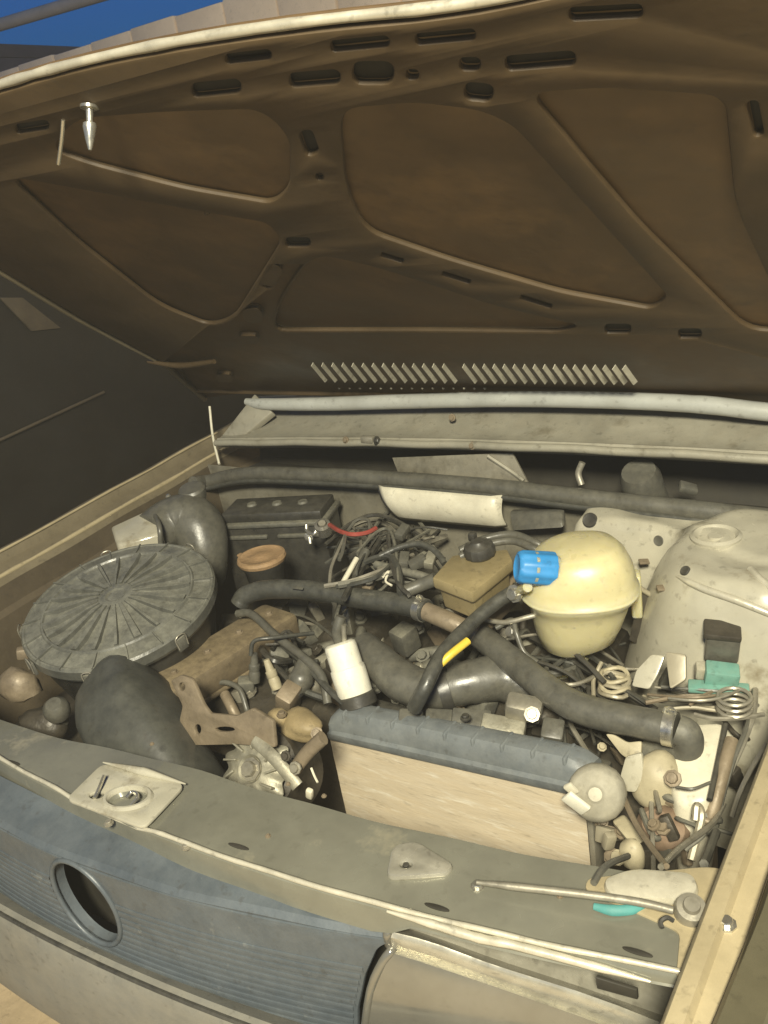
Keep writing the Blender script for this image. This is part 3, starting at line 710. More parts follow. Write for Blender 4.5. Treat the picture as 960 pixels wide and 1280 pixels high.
def strip(name, rs, m, parent, close=False):
    n = len(rs[0]); V = [p for r in rs for p in r]
    return build(name, V, [(i * n + j, i * n + j + 1, (i + 1) * n + j + 1, (i + 1) * n + j) for i in range(len(rs) - 1) for j in range(n - 1)], m, parent, sharp=60)
hd = strip('headlamp', grid[5:], M_LAMP, car)
hd['label'] = 'dusty headlamp lens in a bright bezel'
strip('bezel', grid[:6], M_EDGE2, hd)
back = [[p + Vector((0, 0.05, -0.002)) for p in grid[0]], grid[0]]
strip('bezel_top', back, M_EDGE2, hd)
dg_ = [AF(px, py, gy, 0.004) for px, py in ((744, 1222), (796, 1238), (797, 1250), (746, 1236))]
hexa('lamp_gap_dark', [p + Vector((0, 0.004, 0)) for p in dg_], dg_, M_VOID, hd, bevel=0.0008)  # black plate stands in for the dark gap above the bezel
tube('bezel_side', [r[0] + Vector((-0.002, 0.002, 0)) for r in grid[:9]], 0.005, M_LAMP, hd, seg=8, n=3)
cl = sweep('corner_lamp', [(0.06, 0.725), (0.0, 0.725), (-0.008, 0.715), (-0.010, 0.56)], lin(0.70, 0.765, 6), lambda x: 0.09 + 0.25 * (x - 0.69), lambda x: 0, M_FENDR, car)

# ================================================================== WHAT SITS IN THE BAY
def AP(pts): return [A(*p) for p in pts]
def blob(name, c, r, m, parent=None, amp=0.18, seed=1, sub=2, scale=None):
    """lumpy casting"""
    bm = bmesh.new(); bmesh.ops.create_icosphere(bm, subdivisions=sub, radius=1.0)
    rnd = random.Random(seed); ph = [rnd.uniform(0, 6.28) for _ in range(6)]
    V = []
    for v in bm.verts:
        n = v.co.normalized()
        k = 1 + amp * (math.sin(n.x * 3.1 + ph[0]) * math.cos(n.y * 2.7 + ph[1]) + 0.6 * math.sin(n.z * 4.3 + ph[2] + n.x * 2))
        V.append(Vector((n.x * r[0] * k, n.y * r[1] * k, n.z * r[2] * k)) + Vector(c))
    F = [tuple(v.index for v in f.verts) for f in bm.faces]; bm.free()
    return build(name, V, F, m, parent, sharp=60)
def planeplate(name, pts, holes, y, depth, m, parent=None, bevel=0.0015, tilt=0.0, rnd=0.004):
    """plate facing the nose of the car, drawn in the plane y = const (tilted back by tilt)"""
    o = AY(pts[0][0], pts[0][1], y)
    nrm = Vector((0, -math.cos(tilt), math.sin(tilt)))
    up = Vector((0, math.sin(tilt), math.cos(tilt)))
    M = Matrix((Vector((1, 0, 0)), up, nrm)).transposed().to_4x4(); M.translation = o
    def q(px, py):
        d = ray(px, py); p = CAM_POS + d * ((o - CAM_POS).dot(nrm) / d.dot(nrm)) - o
        return Vector((p.x, p.dot(up)))
    lp = [rounded([q(*p) for p in pts], rnd, 3)]
    for h in holes: lp.append([q(h[0] + h[2] * math.cos(a), h[1] + h[3] * math.sin(a)) for a in [2 * math.pi * k / 12 for k in range(12)]])
    return plate(name, lp, M, depth, m, parent, bevel=bevel)

# ---- splash shield that closes the bay below
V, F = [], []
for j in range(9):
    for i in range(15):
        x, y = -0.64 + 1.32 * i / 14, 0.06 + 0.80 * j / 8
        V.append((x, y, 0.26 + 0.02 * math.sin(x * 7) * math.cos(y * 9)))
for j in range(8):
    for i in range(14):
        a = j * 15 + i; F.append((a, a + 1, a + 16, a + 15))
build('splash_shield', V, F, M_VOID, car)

# ---- engine
eng = thing('engine', 'greasy dark engine with a dusty brown valve cover, between filter and radiator', 'engine', (-0.08, 0.5, 0.30))
box('block', (-0.11, 0.62, 0.445), (0.34, 0.42, 0.34), M_DARK, eng, bevel=0.02)
box('cylinder_head', (-0.12, 0.53, 0.615), (0.20, 0.50, 0.06), M_DARK, eng, bevel=0.01)
vc = AP([(175, 845, 0.715), (208, 870, 0.715), (372, 766, 0.715), (330, 752, 0.715)])
vcv = hexa('valve_cover', [p - Vector((0, 0, 0.05)) for p in vc], [p + Vector((0, 0, 0.0)) for p in vc], M_DUSTY, eng, bevel=0.009)
fl_ = [vc[i] + (vc[i] - (vc[0] + vc[2]) / 2) * 0.06 - Vector((0, 0, 0.045)) for i in range(4)]
hexa('gasket_flange', [p - Vector((0, 0, 0.008)) for p in fl_], fl_, M_DUSTY, eng, bevel=0.003)
for f in (0.15, 0.4, 0.65, 0.9):
    bolt(vc[0].lerp(vc[3], f).lerp(vc[1].lerp(vc[2], f), 0.5), 0.005, M_BRKT, vcv)
rnd = random.Random(3)
for i in range(210):     # castings, studs and unions on the intake side of the engine
    px, py = rnd.uniform(285, 720), rnd.uniform(762, 915)
    if px < 420 and py > 880: continue
    z = rnd.uniform(0.58, 0.665)
    p = A(px, py, z)
    if p.y < 0.43 and p.x > 0.05: continue
    k = rnd.random()
    m = rnd.choice([M_DARK, M_DARK, M_DARK, M_BLACKD, M_CAST, M_BRKT, M_DULL, M_BLACKD])
    if k < 0.45: box('casting', p, (rnd.uniform(.015, .04), rnd.uniform(.015, .04), rnd.uniform(.03, .07)), m, eng, rot=(rnd.uniform(-.5, .5), rnd.uniform(-.5, .5), rnd.uniform(0, 3)), bevel=0.004)
    elif k < 0.8: bolt(p + Vector((0, 0, 0.01)), rnd.uniform(0.006, 0.011), m, eng, (rnd.uniform(-.6, .6), rnd.uniform(-.9, .2), 1), 'stud')
    else: tube('branch_pipe', [p, p + Vector((rnd.uniform(-.03, .03), rnd.uniform(-.03, .03), 0.02)), p + Vector((rnd.uniform(-.06, .06), rnd.uniform(-.06, .06), 0.01))], rnd.uniform(0.006, 0.012), m, eng, seg=8)

# ---- round air filter
fc_ = A(149, 754, 0.79)
FM = frame((0.087, -0.174, 1.0), fc_)
af = thing('air_filter', 'round black air filter housing with a ribbed dusty lid beside the left fender', 'air filter', fc_ - Vector((0, 0, 0.13)))
FR = 0.1665
def FP(r, a, h): return FM @ Vector((r * math.cos(a), r * math.sin(a), h))
lathe('housing', [(0, -0.14), (0.10, -0.14), (0.135, -0.12), (0.150, -0.06), (0.156, -0.014), (0.161, -0.012), (0.161, -0.002), (0.15, 0.0)], M_BLACK, af, FM, seg=64)
lid = lathe('lid', [(FR - 0.003, -0.022), (FR, -0.016), (FR, 0.000), (FR - 0.003, 0.004), (FR - 0.006, 0.0045), (FR - 0.008, 0.003), (FR - 0.034, 0.0075), (FR - 0.036, 0.0105), (FR - 0.039, 0.0105), (FR - 0.041, 0.0075), (FR - 0.064, 0.0065), (0.055, 0.015), (0.045, 0.018), (0.018, 0.019), (0.014, 0.017), (0, 0.017)], M_LID, af, FM, seg=80, sharp=25)
for i in range(22):     # moulded ribs, some wide and some narrow
    a = 2 * math.pi * i / 22 + 0.1
    wd_ = 1.7 if i % 3 == 0 else 0.8
    V = []
    for r, z, w, h in ((0.030, 0.0185, 0.0022, 0.003), (0.056, 0.0148, 0.0032, 0.0055), (0.095, 0.0085, 0.0042, 0.0065), (FR - 0.040, 0.0072, 0.0048, 0.0055)):
        w *= wd_
        for dx, dz in ((-w, -0.003), (-w * 0.65, h), (w * 0.65, h), (w, -0.003)):
            V.append(FM @ Vector((r * math.cos(a) - dx * math.sin(a), r * math.sin(a) + dx * math.cos(a), z + dz)))
    F = [(k * 4 + j, k * 4 + j + 1, k * 4 + 5 + j, k * 4 + 4 + j) for k in range(3) for j in range(3)] + [(0, 1, 2, 3), (15, 14, 13, 12)]
    build('rib', V, F, M_LID, lid, sharp=50)
for i in range(18):     # raised bars across the flat rim
    a = 2 * math.pi * i / 18 + 0.05
    V = [FM @ Vector((r * math.cos(a) - dx * math.sin(a), r * math.sin(a) + dx * math.cos(a), z)) for z0_, z1_ in ((0.0, 0.0),) for (r, dx, z) in ((FR - 0.036, -0.0015, 0.006), (FR - 0.036, 0.0015, 0.006), (FR - 0.001, 0.0015, -0.002), (FR - 0.001, -0.0015, -0.002), (FR - 0.036, -0.001, 0.0105), (FR - 0.036, 0.001, 0.0105), (FR - 0.002, 0.001, 0.0062), (FR - 0.002, -0.001, 0.0062))]
    hexa('rim_bar', V[:4], V[4:], M_LID, lid, bevel=0)
for ang in (0.75, 1.35, 2.1, 3.0, -1.6, -0.6):
    # catches round the rim
    V = [FP(FR + dr, ang + da, z) for z in (-0.026, -0.002) for dr, da in ((0.0005, -0.055), (0.0005, 0.055), (0.006, 0.05), (0.006, -0.05))]
    ck = hexa('clip', V[:4], V[4:], M_BLACKD, af, bevel=0.001)
    tube('clip_wire', [FP(FR + 0.007, ang - 0.05, -0.02), FP(FR + 0.006, ang - 0.05, 0.002), FP(FR + 0.006, ang + 0.05, 0.002), FP(FR + 0.007, ang + 0.05, -0.02)], 0.0011, M_DULL, ck, seg=6, n=3)

# ---- intake elbow with pale box behind the filter
ie = thing('intake_elbow', 'grey intake elbow with an oval cap joined to a pale box behind the round filter', 'duct', A(215, 680, 0.70))
pb_t = AP([(138, 658, 0.83), (146, 682, 0.815), (203, 666, 0.82), (190, 634, 0.845)])
hexa('inlet_box', [p - Vector((0, 0, 0.07)) for p in pb_t], pb_t, M_PAINTW, ie, bevel=0.006)
tube('joint_band', [A(192, 640, 0.84), A(199, 658, 0.835), A(201, 682, 0.80)], 0.005, M_GREYR, ie, seg=8)
el = tube('elbow', AP([(190, 668, 0.80), (212, 655, 0.805), (235, 650, 0.805), (250, 664, 0.785), (256, 695, 0.74), (256, 720, 0.69)]), [0.044, 0.050, 0.054, 0.052, 0.046, 0.042], M_GREYR, ie, seg=24)
lathe('oval_cap', [(0, 0.010), (0.024, 0.009), (0.028, 0.004), (0.028, -0.004), (0.024, -0.02)], M_GREYR, el, frame((0.1, -0.2, 1), A(240, 614, 0.855)), seg=24)
bolt(A(210, 620, 0.85), 0.004, M_STEEL, el)

# ---- battery
q0, q1 = A(272, 648, 0.79), A(402, 642, 0.79)
bdx = (q1 - q0).normalized(); bdy = Vector((-bdx.y, bdx.x, 0)); BL = (q1 - q0).length
bat = thing('battery', 'black battery with ridged case against the firewall, clamp at its right end', 'battery', q0.lerp(q1, 0.5) + bdy * 0.05 - Vector((0, 0, 0.19)))
def bbox(name, x0, x1, y0, y1, z0, z1, m, parent, bev):
    bt = [q0 + bdx * x + bdy * y + Vector((0, 0, z0 - 0.79)) for x, y in ((x0, y0), (x1, y0), (x1, y1), (x0, y1))]
    return hexa(name, bt, [p + Vector((0, 0, z1 - z0)) for p in bt], m, parent, bev)
bbox('case', 0, BL, 0, 0.095, 0.60, 0.768, M_BLACK, bat, 0.006)
tp = bbox('top', 0.003, BL - 0.003, 0.003, 0.092, 0.7755, 0.795, M_BLACK, bat, 0.005)
bbox('ledge', -0.006, BL + 0.006, -0.006, 0.10, 0.766, 0.776, M_BLACKD, bat, 0.003)
bbox('ridge', 0.012, BL * 0.45, -0.006, 0.004, 0.742, 0.750, M_BLACKD, bat, 0.002)
bbox('ridge', BL * 0.55, BL - 0.012, -0.006, 0.004, 0.742, 0.750, M_BLACKD, bat, 0.002)
for k in range(3): lathe('cell_plug', [(0, 0.004), (0.009, 0.004), (0.011, 0)], M_BLACKD, tp, frame((0, 0, 1), q0 + bdx * (BL * (0.25 + 0.25 * k)) + bdy * 0.05 + Vector((0, 0, 0.005))), seg=16)
tc_ = A(404, 660, 0.80)
trm = thing('battery_clamp', 'bright metal battery terminal clamp at the end of the black battery', 'clamp', tc_ - Vector((0, 0, 0.02)))
lathe('clamp_ring', [(0.009, -0.012), (0.015, -0.012), (0.015, 0.010), (0.009, 0.012)], M_STEEL, trm, frame((0.3, -0.4, 1), tc_), seg=20)
lathe('post', [(0, 0.016), (0.007, 0.015), (0.009, -0.012)], M_DULL, trm, frame((0.3, -0.4, 1), tc_), seg=16)
tube('clamp_arm', [tc_ + Vector((-0.012, -0.003, 0)), A(392, 668, 0.79), A(384, 664, 0.79), A(383, 656, 0.80)], 0.0038, M_STEEL, trm, seg=8)
bolt(A(386, 671, 0.78), 0.006, M_STEEL, trm, (0.4, -1, 0.2))
tube('bolt_shank', [A(386, 668, 0.785), A(388, 680, 0.77)], 0.003, M_STEEL, trm, seg=6)

# ---- rusty cup
rc = A(327, 697, 0.775)
cu = thing('filler_cup', 'dark cup with a rust-brown round lid in front of the black battery', 'cup', rc - Vector((0, 0, 0.07)))
lathe('cup_body', [(0, -0.07), (0.030, -0.07), (0.036, -0.02), (0.043, -0.008), (0.043, 0.0)], M_BLACK, cu, Matrix.Translation(rc), seg=36)
lathe('cup_lid', [(0.044, -0.006), (0.046, 0.0), (0.044, 0.005), (0.040, 0.006), (0.037, 0.0045), (0.02, 0.0042), (0.015, 0.006), (0, 0.006)], M_RUST, cu, Matrix.Translation(rc), seg=36)
box('lid_tab', rc + Vector((-0.048, -0.004, 0)), (0.014, 0.012, 0.006), M_RUST, cu)

# ---- pale cover on the firewall
cv = [AY(469, 610, 0.825), AY(626, 624, 0.825), AY(622, 668, 0.800), AY(484, 655, 0.800)]
cvr = thing('firewall_cover', 'pale grey metal cover on the firewall under the rubber seal', 'cover', (cv[0] + cv[2]) / 2)
V, F = [], []
for i in range(15):
    f = i / 14
    top, bot = cv[0].lerp(cv[1], f), cv[3].lerp(cv[2], f)
    sq = 1 - 0.10 * max(0, abs(f - 0.5) * 2 - 0.85) / 0.15
    for k in range(9):
        g = k / 8
        p = top.lerp(bot, g); 
        V.append(Vector((p.x, p.y + 0.020 * (1 - sq) * 5 + 0.028 * g * g - 0.006 * math.sin(g * 3.14), p.z + 0.004 * (1 - g))))
F = [(i * 9 + k, i * 9 + k + 1, i * 9 + k + 10, i * 9 + k + 9) for i in range(14) for k in range(8)]
solid(build('cover_face', V, F, M_PALE, cvr, sharp=50), 0.004)
tube('pressed_slot', [AY(505, 622, 0.8200), AY(545, 628, 0.8200)], 0.003, M_COWL, cvr, seg=8, flat=0.5)
sh = [AY(636, 640, 0.83), AY(702, 640, 0.83), AY(704, 660, 0.81), AY(640, 664, 0.81)]
tag(hexa('heater_shield', [p + Vector((0, 0.015, 0)) for p in sh], sh, M_GREYR, bevel=0.004), 'small dull grey plate on the firewall right of the pale cover', 'plate')

# ---- upper coolant hose with steel pipe
ph_ = AP([(299, 756, 0.735), (308, 744, 0.75), (335, 737, 0.76), (385, 738, 0.765), (450, 748, 0.765), (505, 756, 0.765), (534, 764, 0.765)])
h1 = thing('coolant_hose', 'dark grey coolant hose running across below the battery to a clamp', 'hose', ph_[3] - Vector((0, 0, 0.02)))
tube('hose', ph_, 0.0168, M_RUBBER, h1, seg=20, wob=0.02)
clamp(A(527, 762, 0.765), A(536, 765, 0.765), 0.0172, M_STEEL, h1, 0.013)
tube('steel_pipe', AP([(530, 763, 0.765), (560, 776, 0.76), (590, 790, 0.745), (610, 800, 0.73)]), 0.0145, M_BRKT, h1, seg=16)
for px in (378, 466):
    q = A(px, 742 + (px - 378) * 0.09, 0.765)
    box('print_band', q + Vector((0, -0.008, 0.0148)), (0.022, 0.005, 0.0012), M_GREYR, h1, rot=(0.5, 0, 0.1), bevel=0.0004)

# ---- strap across the valve cover to the engine
hs = thing('support_strut', 'thin grey rod slanting from the coolant hose down to the alternator', 'rod', A(400, 840, 0.66))
tube('rod', AP([(297, 767, 0.73), (315, 768, 0.735), (345, 795, 0.725), (380, 822, 0.715), (402, 845, 0.70), (410, 880, 0.67)]), 0.0070, M_GREYR, hs, seg=10)
tube('rod_boot', AP([(382, 822, 0.71), (376, 850, 0.685), (360, 880, 0.66)]), [0.010, 0.021, 0.006], M_GREYR, hs, seg=16)

# ---- white canister
ct, cb = A(424, 803, 0.765), A(446, 872, 0.688)
ca_ = (ct - cb)
can = thing('canister', 'white cylindrical canister standing behind the radiator', 'canister', cb)
L_ = ca_.length
CM = frame(ca_, cb)
lathe('can', [(0, L_), (0.019, L_), (0.0235, L_ - 0.003), (0.0245, L_ - 0.008), (0.0245, L_ * 0.56), (0.0262, L_ * 0.54), (0.0268, L_ * 0.48), (0.0262, 0.004), (0.024, 0.0)], M_WHITE, can, CM, seg=32)
lathe('base_ring', [(0.0265, 0.006), (0.0285, 0.004), (0.0285, -0.012), (0.022, -0.018), (0, -0.018)], M_BLACK, can, CM, seg=32)
bolt(A(447, 866, 0.705), 0.004, M_STEEL, can, (0.3, -0.8, 0.3))
tube('top_terminal', [ct, ct + Vector((0, 0, 0.02)), ct + Vector((0.005, 0.01, 0.04))], 0.008, M_GREYR, can, seg=10)
tube('side_terminal', [ct + Vector((0.01, 0, 0)), ct + Vector((0.012, 0.004, 0.03))], 0.004, M_DULL, can, seg=8)

# ---- fat radiator hose behind the radiator
fh = AP([(455, 806, 0.72), (474, 826, 0.715), (500, 850, 0.70), (540, 862, 0.695), (590, 852, 0.70), (632, 848, 0.695), (664, 866, 0.675), (680, 900, 0.64)])
h2 = thing('radiator_hose', 'fat grey rubber hose curving behind the radiator top', 'hose', fh[3] - Vector((0, 0, 0.03)))
tube('hose', fh, [0.022, 0.027, 0.031, 0.029, 0.032, 0.034, 0.033, 0.030], M_GREYR, h2, seg=24, wob=0.02)
clamp(A(555, 862, 0.697), A(575, 856, 0.70), 0.031, M_BLACK, h2, 0.016)
nk = box('hose_neck', A(655, 885, 0.71), (0.05, 0.03, 0.03), M_DULL, h2, rot=(0.3, 0.2, 0.3), bevel=0.007)
bolt(A(665, 893, 0.73), 0.007, M_DULL, nk, (0.3, -0.6, 0.6))

# ---- thin hoses, yellow sleeve
vh = AP([(650, 735, 0.81), (615, 757, 0.80), (578, 790, 0.785), (550, 822, 0.775), (532, 858, 0.755), (517, 886, 0.72)])
t = thing('vent_hose', 'thin dark hose dropping from the cream tank to the radiator', 'hose', vh[-1])
tube('hose', vh, 0.0105, M_RUBBER, t, seg=14, wob=0.02)
clamp(vh[0], vh[1], 0.011, M_STEEL, t, 0.010)
bolt(A(643, 742, 0.815), 0.009, M_STEEL, t, (-0.2, -1, 0.3), 'drain_screw')
tag(tube('yellow_sleeve', AP([(549, 831, 0.77), (566, 816, 0.78), (585, 801, 0.785)]), 0.0058, M_YELLOW, None, seg=12), 'short yellow sleeve beside the thin dark hose', 'sleeve')
lh = AP([(596, 792, 0.735), (622, 812, 0.735), (655, 838, 0.73), (690, 866, 0.725), (730, 887, 0.72), (785, 900, 0.72), (846, 912, 0.72)])
h3 = thing('coolant_hose', 'long grey hose slanting right below the cream tank to a clamp', 'hose', lh[3] - Vector((0, 0, 0.03)))
tube('hose', lh, [0.019, 0.0195, 0.020, 0.0205, 0.0205, 0.0205, 0.0205], M_GREYR, h3, seg=20, wob=0.02)
clamp(A(838, 910, 0.72), A(848, 912, 0.72), 0.021, M_STEEL, h3, 0.013)
tube('end_elbow', AP([(846, 912, 0.72), (858, 918, 0.715), (858, 935, 0.69), (835, 942, 0.67), (812, 940, 0.66)]), 0.019, M_BLACKD, h3, seg=18)

# ---- brake fluid reservoir
z0 = 0.825
tq = AP([(540, 722, z0), (590, 741, z0 - 0.004), (641, 700, z0 - 0.002), (634, 686, z0), (565, 694, z0)])
br = thing('brake_reservoir', 'tan brake fluid reservoir with a black round cap left of the cream tank', 'reservoir', tq[0] - Vector((0, 0, 0.06)))
cen = sum(tq, Vector()) / 5
V = tq + [p + (cen - p) * 0.0 - Vector((0, 0, 0.018)) for p in tq] + [p + (cen - p) * 0.12 - Vector((0, 0, 0.022)) for p in tq] + [p + (cen - p) * 0.18 - Vector((0, 0, 0.055)) for p in tq]
F = [tuple(range(5))] + [(k * 5 + i, k * 5 + (i + 1) % 5, k * 5 + 5 + (i + 1) % 5, k * 5 + 5 + i) for k in range(3) for i in range(5)] + [tuple(range(19, 14, -1))]
build('bottle', V, F, M_TAN, br, bevel=0.0035)
kc = A(600, 692, z0 + 0.004)
kp = lathe('cap', [(0, 0.024), (0.010, 0.024), (0.013, 0.020), (0.022, 0.016), (0.0245, 0.010), (0.0245, 0.001), (0.02, -0.004)], M_BLACK, br, frame((0, -0.12, 1), kc), seg=32, lobes=lambda a, r, h: 1 + (0.03 * math.cos(12 * a) if r > 0.02 else 0))
box('cap_connector', kc + Vector((-0.012, 0.004, 0.026)), (0.012, 0.012, 0.014), M_BLACK, kp)
box('outlet', cen - Vector((0, 0, 0.08)), (0.05, 0.04, 0.06), M_DARK, br, bevel=0.006)

# ---- expansion tank
tcn = A(724, 733, 0.805)
et = thing('expansion_tank', 'cream translucent coolant expansion tank with a blue cap', 'tank', tcn - Vector((0, 0, 0.11)))
neck_dir = (A(652, 712, 0.83) - A(715, 708, 0.83)).normalized()
def bulge(v):
    k = max(0, v.x * neck_dir.x + v.y * neck_dir.y) / 0.08
    a = math.atan2(v.y, v.x)
    q = 1 + 0.35 * (1 / (math.cos(a - 0.5) ** 4 + math.sin(a - 0.5) ** 4) ** 0.25 - 1)
    x, y = v.x * q, v.y * q
    return Vector((x + neck_dir.x * 0.004 * k * k, y + neck_dir.y * 0.004 * k * k, v.z - 0.016 * k * k * (1 if v.z > 0.02 else 0) + (0.05 * x if v.z > 0.02 else 0)))
def taper(v):
    a = math.atan2(v.y, v.x); f = min(1, max(0, -v.z / 0.11))
    q = 1 + 0.35 * (1 - f * 0.6) * (1 / (math.cos(a - 0.5) ** 4 + math.sin(a - 0.5) ** 4) ** 0.25 - 1)
    return Vector((v.x * q - 0.010 * f, v.y * q - 0.004 * f, v.z + 0.20 * max(0, v.x) * f))
up_ = lathe('upper_shell', [(0, 0.074), (0.020, 0.0735), (0.042, 0.071), (0.058, 0.064), (0.069, 0.052), (0.077, 0.034), (0.0805, 0.018), (0.082, 0.004), (0.085, 0.002), (0.085, -0.001)], M_TANK, et, Matrix.Translation(tcn), seg=48, sharp=60, warp=bulge, squash=0.92)
lathe('lower_shell', [(0.0845, -0.001), (0.084, -0.004), (0.0815, -0.009), (0.076, -0.016), (0.0715, -0.028), (0.070, -0.038), (0.064, -0.065), (0.056, -0.088), (0.036, -0.102), (0.016, -0.106), (0.014, -0.118), (0, -0.118)], M_TANK, et, Matrix.Translation(tcn), seg=48, sharp=60, squash=0.92, warp=taper)
ncap = A(666, 710, 0.862)
axis = (neck_dir + Vector((0.05, -0.25, 0.30))).normalized()
lathe('neck', [(0.020, -0.07), (0.022, -0.006), (0.024, -0.004), (0.024, 0.0)], M_TANK, et, frame(axis, ncap), seg=28)
lathe('cap', [(0.0205, -0.030), (0.0235, -0.030), (0.0245, -0.026), (0.0235, 0.016), (0.0215, 0.0215), (0.018, 0.023), (0.015, 0.0205), (0, 0.0205)], M_BLUE, et, frame(axis, ncap), seg=64, lobes=lambda a, r, h: 1 + (0.03 * math.cos(10 * a) if r > 0.022 else 0), sharp=50)
tube('outlet_pipe', [tcn + Vector((0, 0, -0.112)), tcn + Vector((-0.02, -0.02, -0.135)), tcn + Vector((-0.05, -0.03, -0.15))], 0.011, M_TANK, et, seg=12)
tube('vent_spigot', [ncap + Vector((0.0, -0.02, -0.02)), A(648, 738, 0.815)], 0.007, M_TANK, et, seg=10)
for k in range(2):
    tube('level_line', [tcn + Vector((0.0705 * math.cos(a) * (1 - 0.09 * k), 0.0655 * math.sin(a) * (1 - 0.09 * k), -0.03 - 0.026 * k)) for a in lin(-2.6, -1.3, 10)], 0.0010, M_TANK, et, seg=6, n=2)
tube('mould_rib', [tcn + Vector((r * math.cos(-1.9), 0.92 * r * math.sin(-1.9), h)) for r, h in ((0.082, 0.004), (0.0775, 0.034), (0.0695, 0.052), (0.0585, 0.064))], 0.0022, M_TANK, et, seg=8)
lug = A(795, 742, 0.77)
box('mounting_lug', lug, (0.016, 0.03, 0.07), M_TANK, et, rot=(0, 0, 0.4), bevel=0.004)
kb = thing('tank_bracket', 'dark bracket between the cream tank and the strut tower', 'bracket', A(810, 800, 0.66))
bq = AP([(800, 735, 0.775), (836, 762, 0.76), (838, 800, 0.71), (812, 815, 0.69), (785, 800, 0.70)])
V = bq + [p + Vector((0.012, 0.03, -0.02)) for p in bq]
F = [tuple(range(5)), tuple(range(9, 4, -1))] + [(i, (i + 1) % 5, 5 + (i + 1) % 5, 5 + i) for i in range(5)]
build('web', V, F, M_DARK, kb, bevel=0.003)
tube('flange', [bq[0], bq[1], bq[2]], 0.004, M_PAINT, kb, seg=8)

# ---- radiator
RY = 0.335
r0, r1 = AY(411, 918, RY), AY(722, 987, RY)
rad = thing('radiator', 'small radiator with pale beige core and blue-black top tank', 'radiator', ((r0.x + r1.x) / 2, RY + 0.02, 0.33))
zt0, zt1 = r0.z, r1.z
X0, X1 = r0.x, r1.x + 0.012
def zt(x): return zt0 + (zt1 - zt0) * (x - X0) / (X1 - X0)
tk = [Vector((X0, RY, zt0)), Vector((X1, RY, zt1)), Vector((X1 + 0.004, RY + 0.048, zt1 + 0.004)), Vector((X0, RY + 0.048, zt0 + 0.004))]
V, F = [], []
xsr = lin(X0, X1, 30)
pr = [(0.0, -0.010), (-0.003, -0.004), (-0.003, 0.004), (0.002, 0.008), (0.004, 0.026), (0.012, 0.037), (0.028, 0.040), (0.042, 0.034), (0.048, 0.020), (0.048, -0.010)]
for i, x in enumerate(xsr):
    e = min(i, len(xsr) - 1 - i); k = (0.62, 0.88, 1.0)[min(e, 2)]
    V += [Vector((x, RY + y, zt(x) + (z * k if z > 0.005 else z))) for y, z in pr]
n = len(pr)
F = [(i * n + j, i * n + (j + 1) % n, (i + 1) * n + (j + 1) % n, (i + 1) * n + j) for i in range(29) for j in range(n)] + [tuple(range(n)), tuple(29 * n + j for j in range(n - 1, -1, -1))]
tank = build('top_tank', V, F, M_RTANK, rad, sharp=40)
for i in range(9):
    x = X0 + 0.03 + (X1 - X0 - 0.06) * i / 8
    V, F = box_vf((x, RY + 0.0225, zt(x) + 0.0215), (0.006, 0.034, 0.0362))
    build('tank_rib', V, F, M_RTANK, tank, bevel=0.004)
# core: one sheet per fin row is far too fine to tell apart, so a panel with battered fins as relief
cx0, cx1 = X0 - 0.004, X1 - 0.006
V, F = [], []
NXc, NZc = 90, 70
rn = random.Random(5)
def dent(x, z): return 0.0004 * math.sin(x * 41 + 2 * math.sin(z * 47)) * math.sin(z * 53) + rn.uniform(-.00015, .00015)
for j in range(NZc + 1):
    for i in range(NXc + 1):
        x = cx0 + (cx1 - cx0) * i / NXc; zb = 0.34; z = zb + (zt(x) - 0.009 - zb) * j / NZc
        V.append((x, RY + 0.004 + dent(x, z), z))
for j in range(NZc):
    for i in range(NXc):
        a = j * (NXc + 1) + i; F.append((a, a + 1, a + NXc + 2, a + NXc + 1))
core = build('core', V, F, M_CORE, rad, sharp=25)
box('core_body', ((cx0 + cx1) / 2, RY + 0.030, 0.49), (cx1 - cx0 - 0.004, 0.036, 0.295), M_DARK, rad, bevel=0.002)
box('side_plate', (X0 - 0.007, RY + 0.034, 0.49), (0.006, 0.036, 0.30), M_BLACKD, rad, bevel=0.002)
box('side_plate', (X1 - 0.001, RY + 0.024, 0.49), (0.008, 0.044, 0.32), M_DULL, rad, bevel=0.002)
rcp = AY(746, 991, RY - 0.012)
cap_ax = Vector((0.25, -0.75, 0.55))
rc_ = lathe('filler_cap', [(0, 0.020), (0.008, 0.0195), (0.012, 0.016), (0.026, 0.0135), (0.032, 0.008), (0.034, 0.001), (0.034, -0.012), (0.026, -0.014), (0.024, -0.04)], M_CAPM, rad, frame(cap_ax, rcp), seg=36, lobes=lambda a, r, h: 1 + (0.008 * math.cos(14 * a) if r > 0.03 else 0))
box('cap_clip', AY(720, 1004, RY - 0.040), (0.030, 0.006, 0.020), M_WHITE, rc_, rot=(0.2, 0.7, 0.2), bevel=0.002)
box('cap_clip', AY(714, 986, RY - 0.034), (0.012, 0.006, 0.016), M_PALE, rc_, rot=(0.2, -0.6, 0.2), bevel=0.002)
# fan shroud behind the top tank
shd = thing('fan_shroud', 'grey fan shroud tabs behind the radiator top tank', 'shroud', (0.28, 0.42, 0.45))
for px, py, w, rz in ((512, 893, 0.035, 0.5), (548, 893, 0.04, 0.5), (588, 893, 0.055, 0.45), (628, 902, 0.06, 0.3), (690, 905, 0.03, 0.3)):
    p = A(px, py, 0.695)
    box('shroud_tab', p - Vector((0, 0, 0.012)), (w, 0.030, 0.024), M_CAST if px == 628 else M_GREYR, shd, rot=(0.5, 0.15, rz), bevel=0.004)
box('shroud_panel', (0.29, 0.42, 0.53), (0.40, 0.02, 0.25), M_BLACK, shd, bevel=0.006)
bolt(A(582, 897, 0.71), 0.005, M_BLACK, shd)

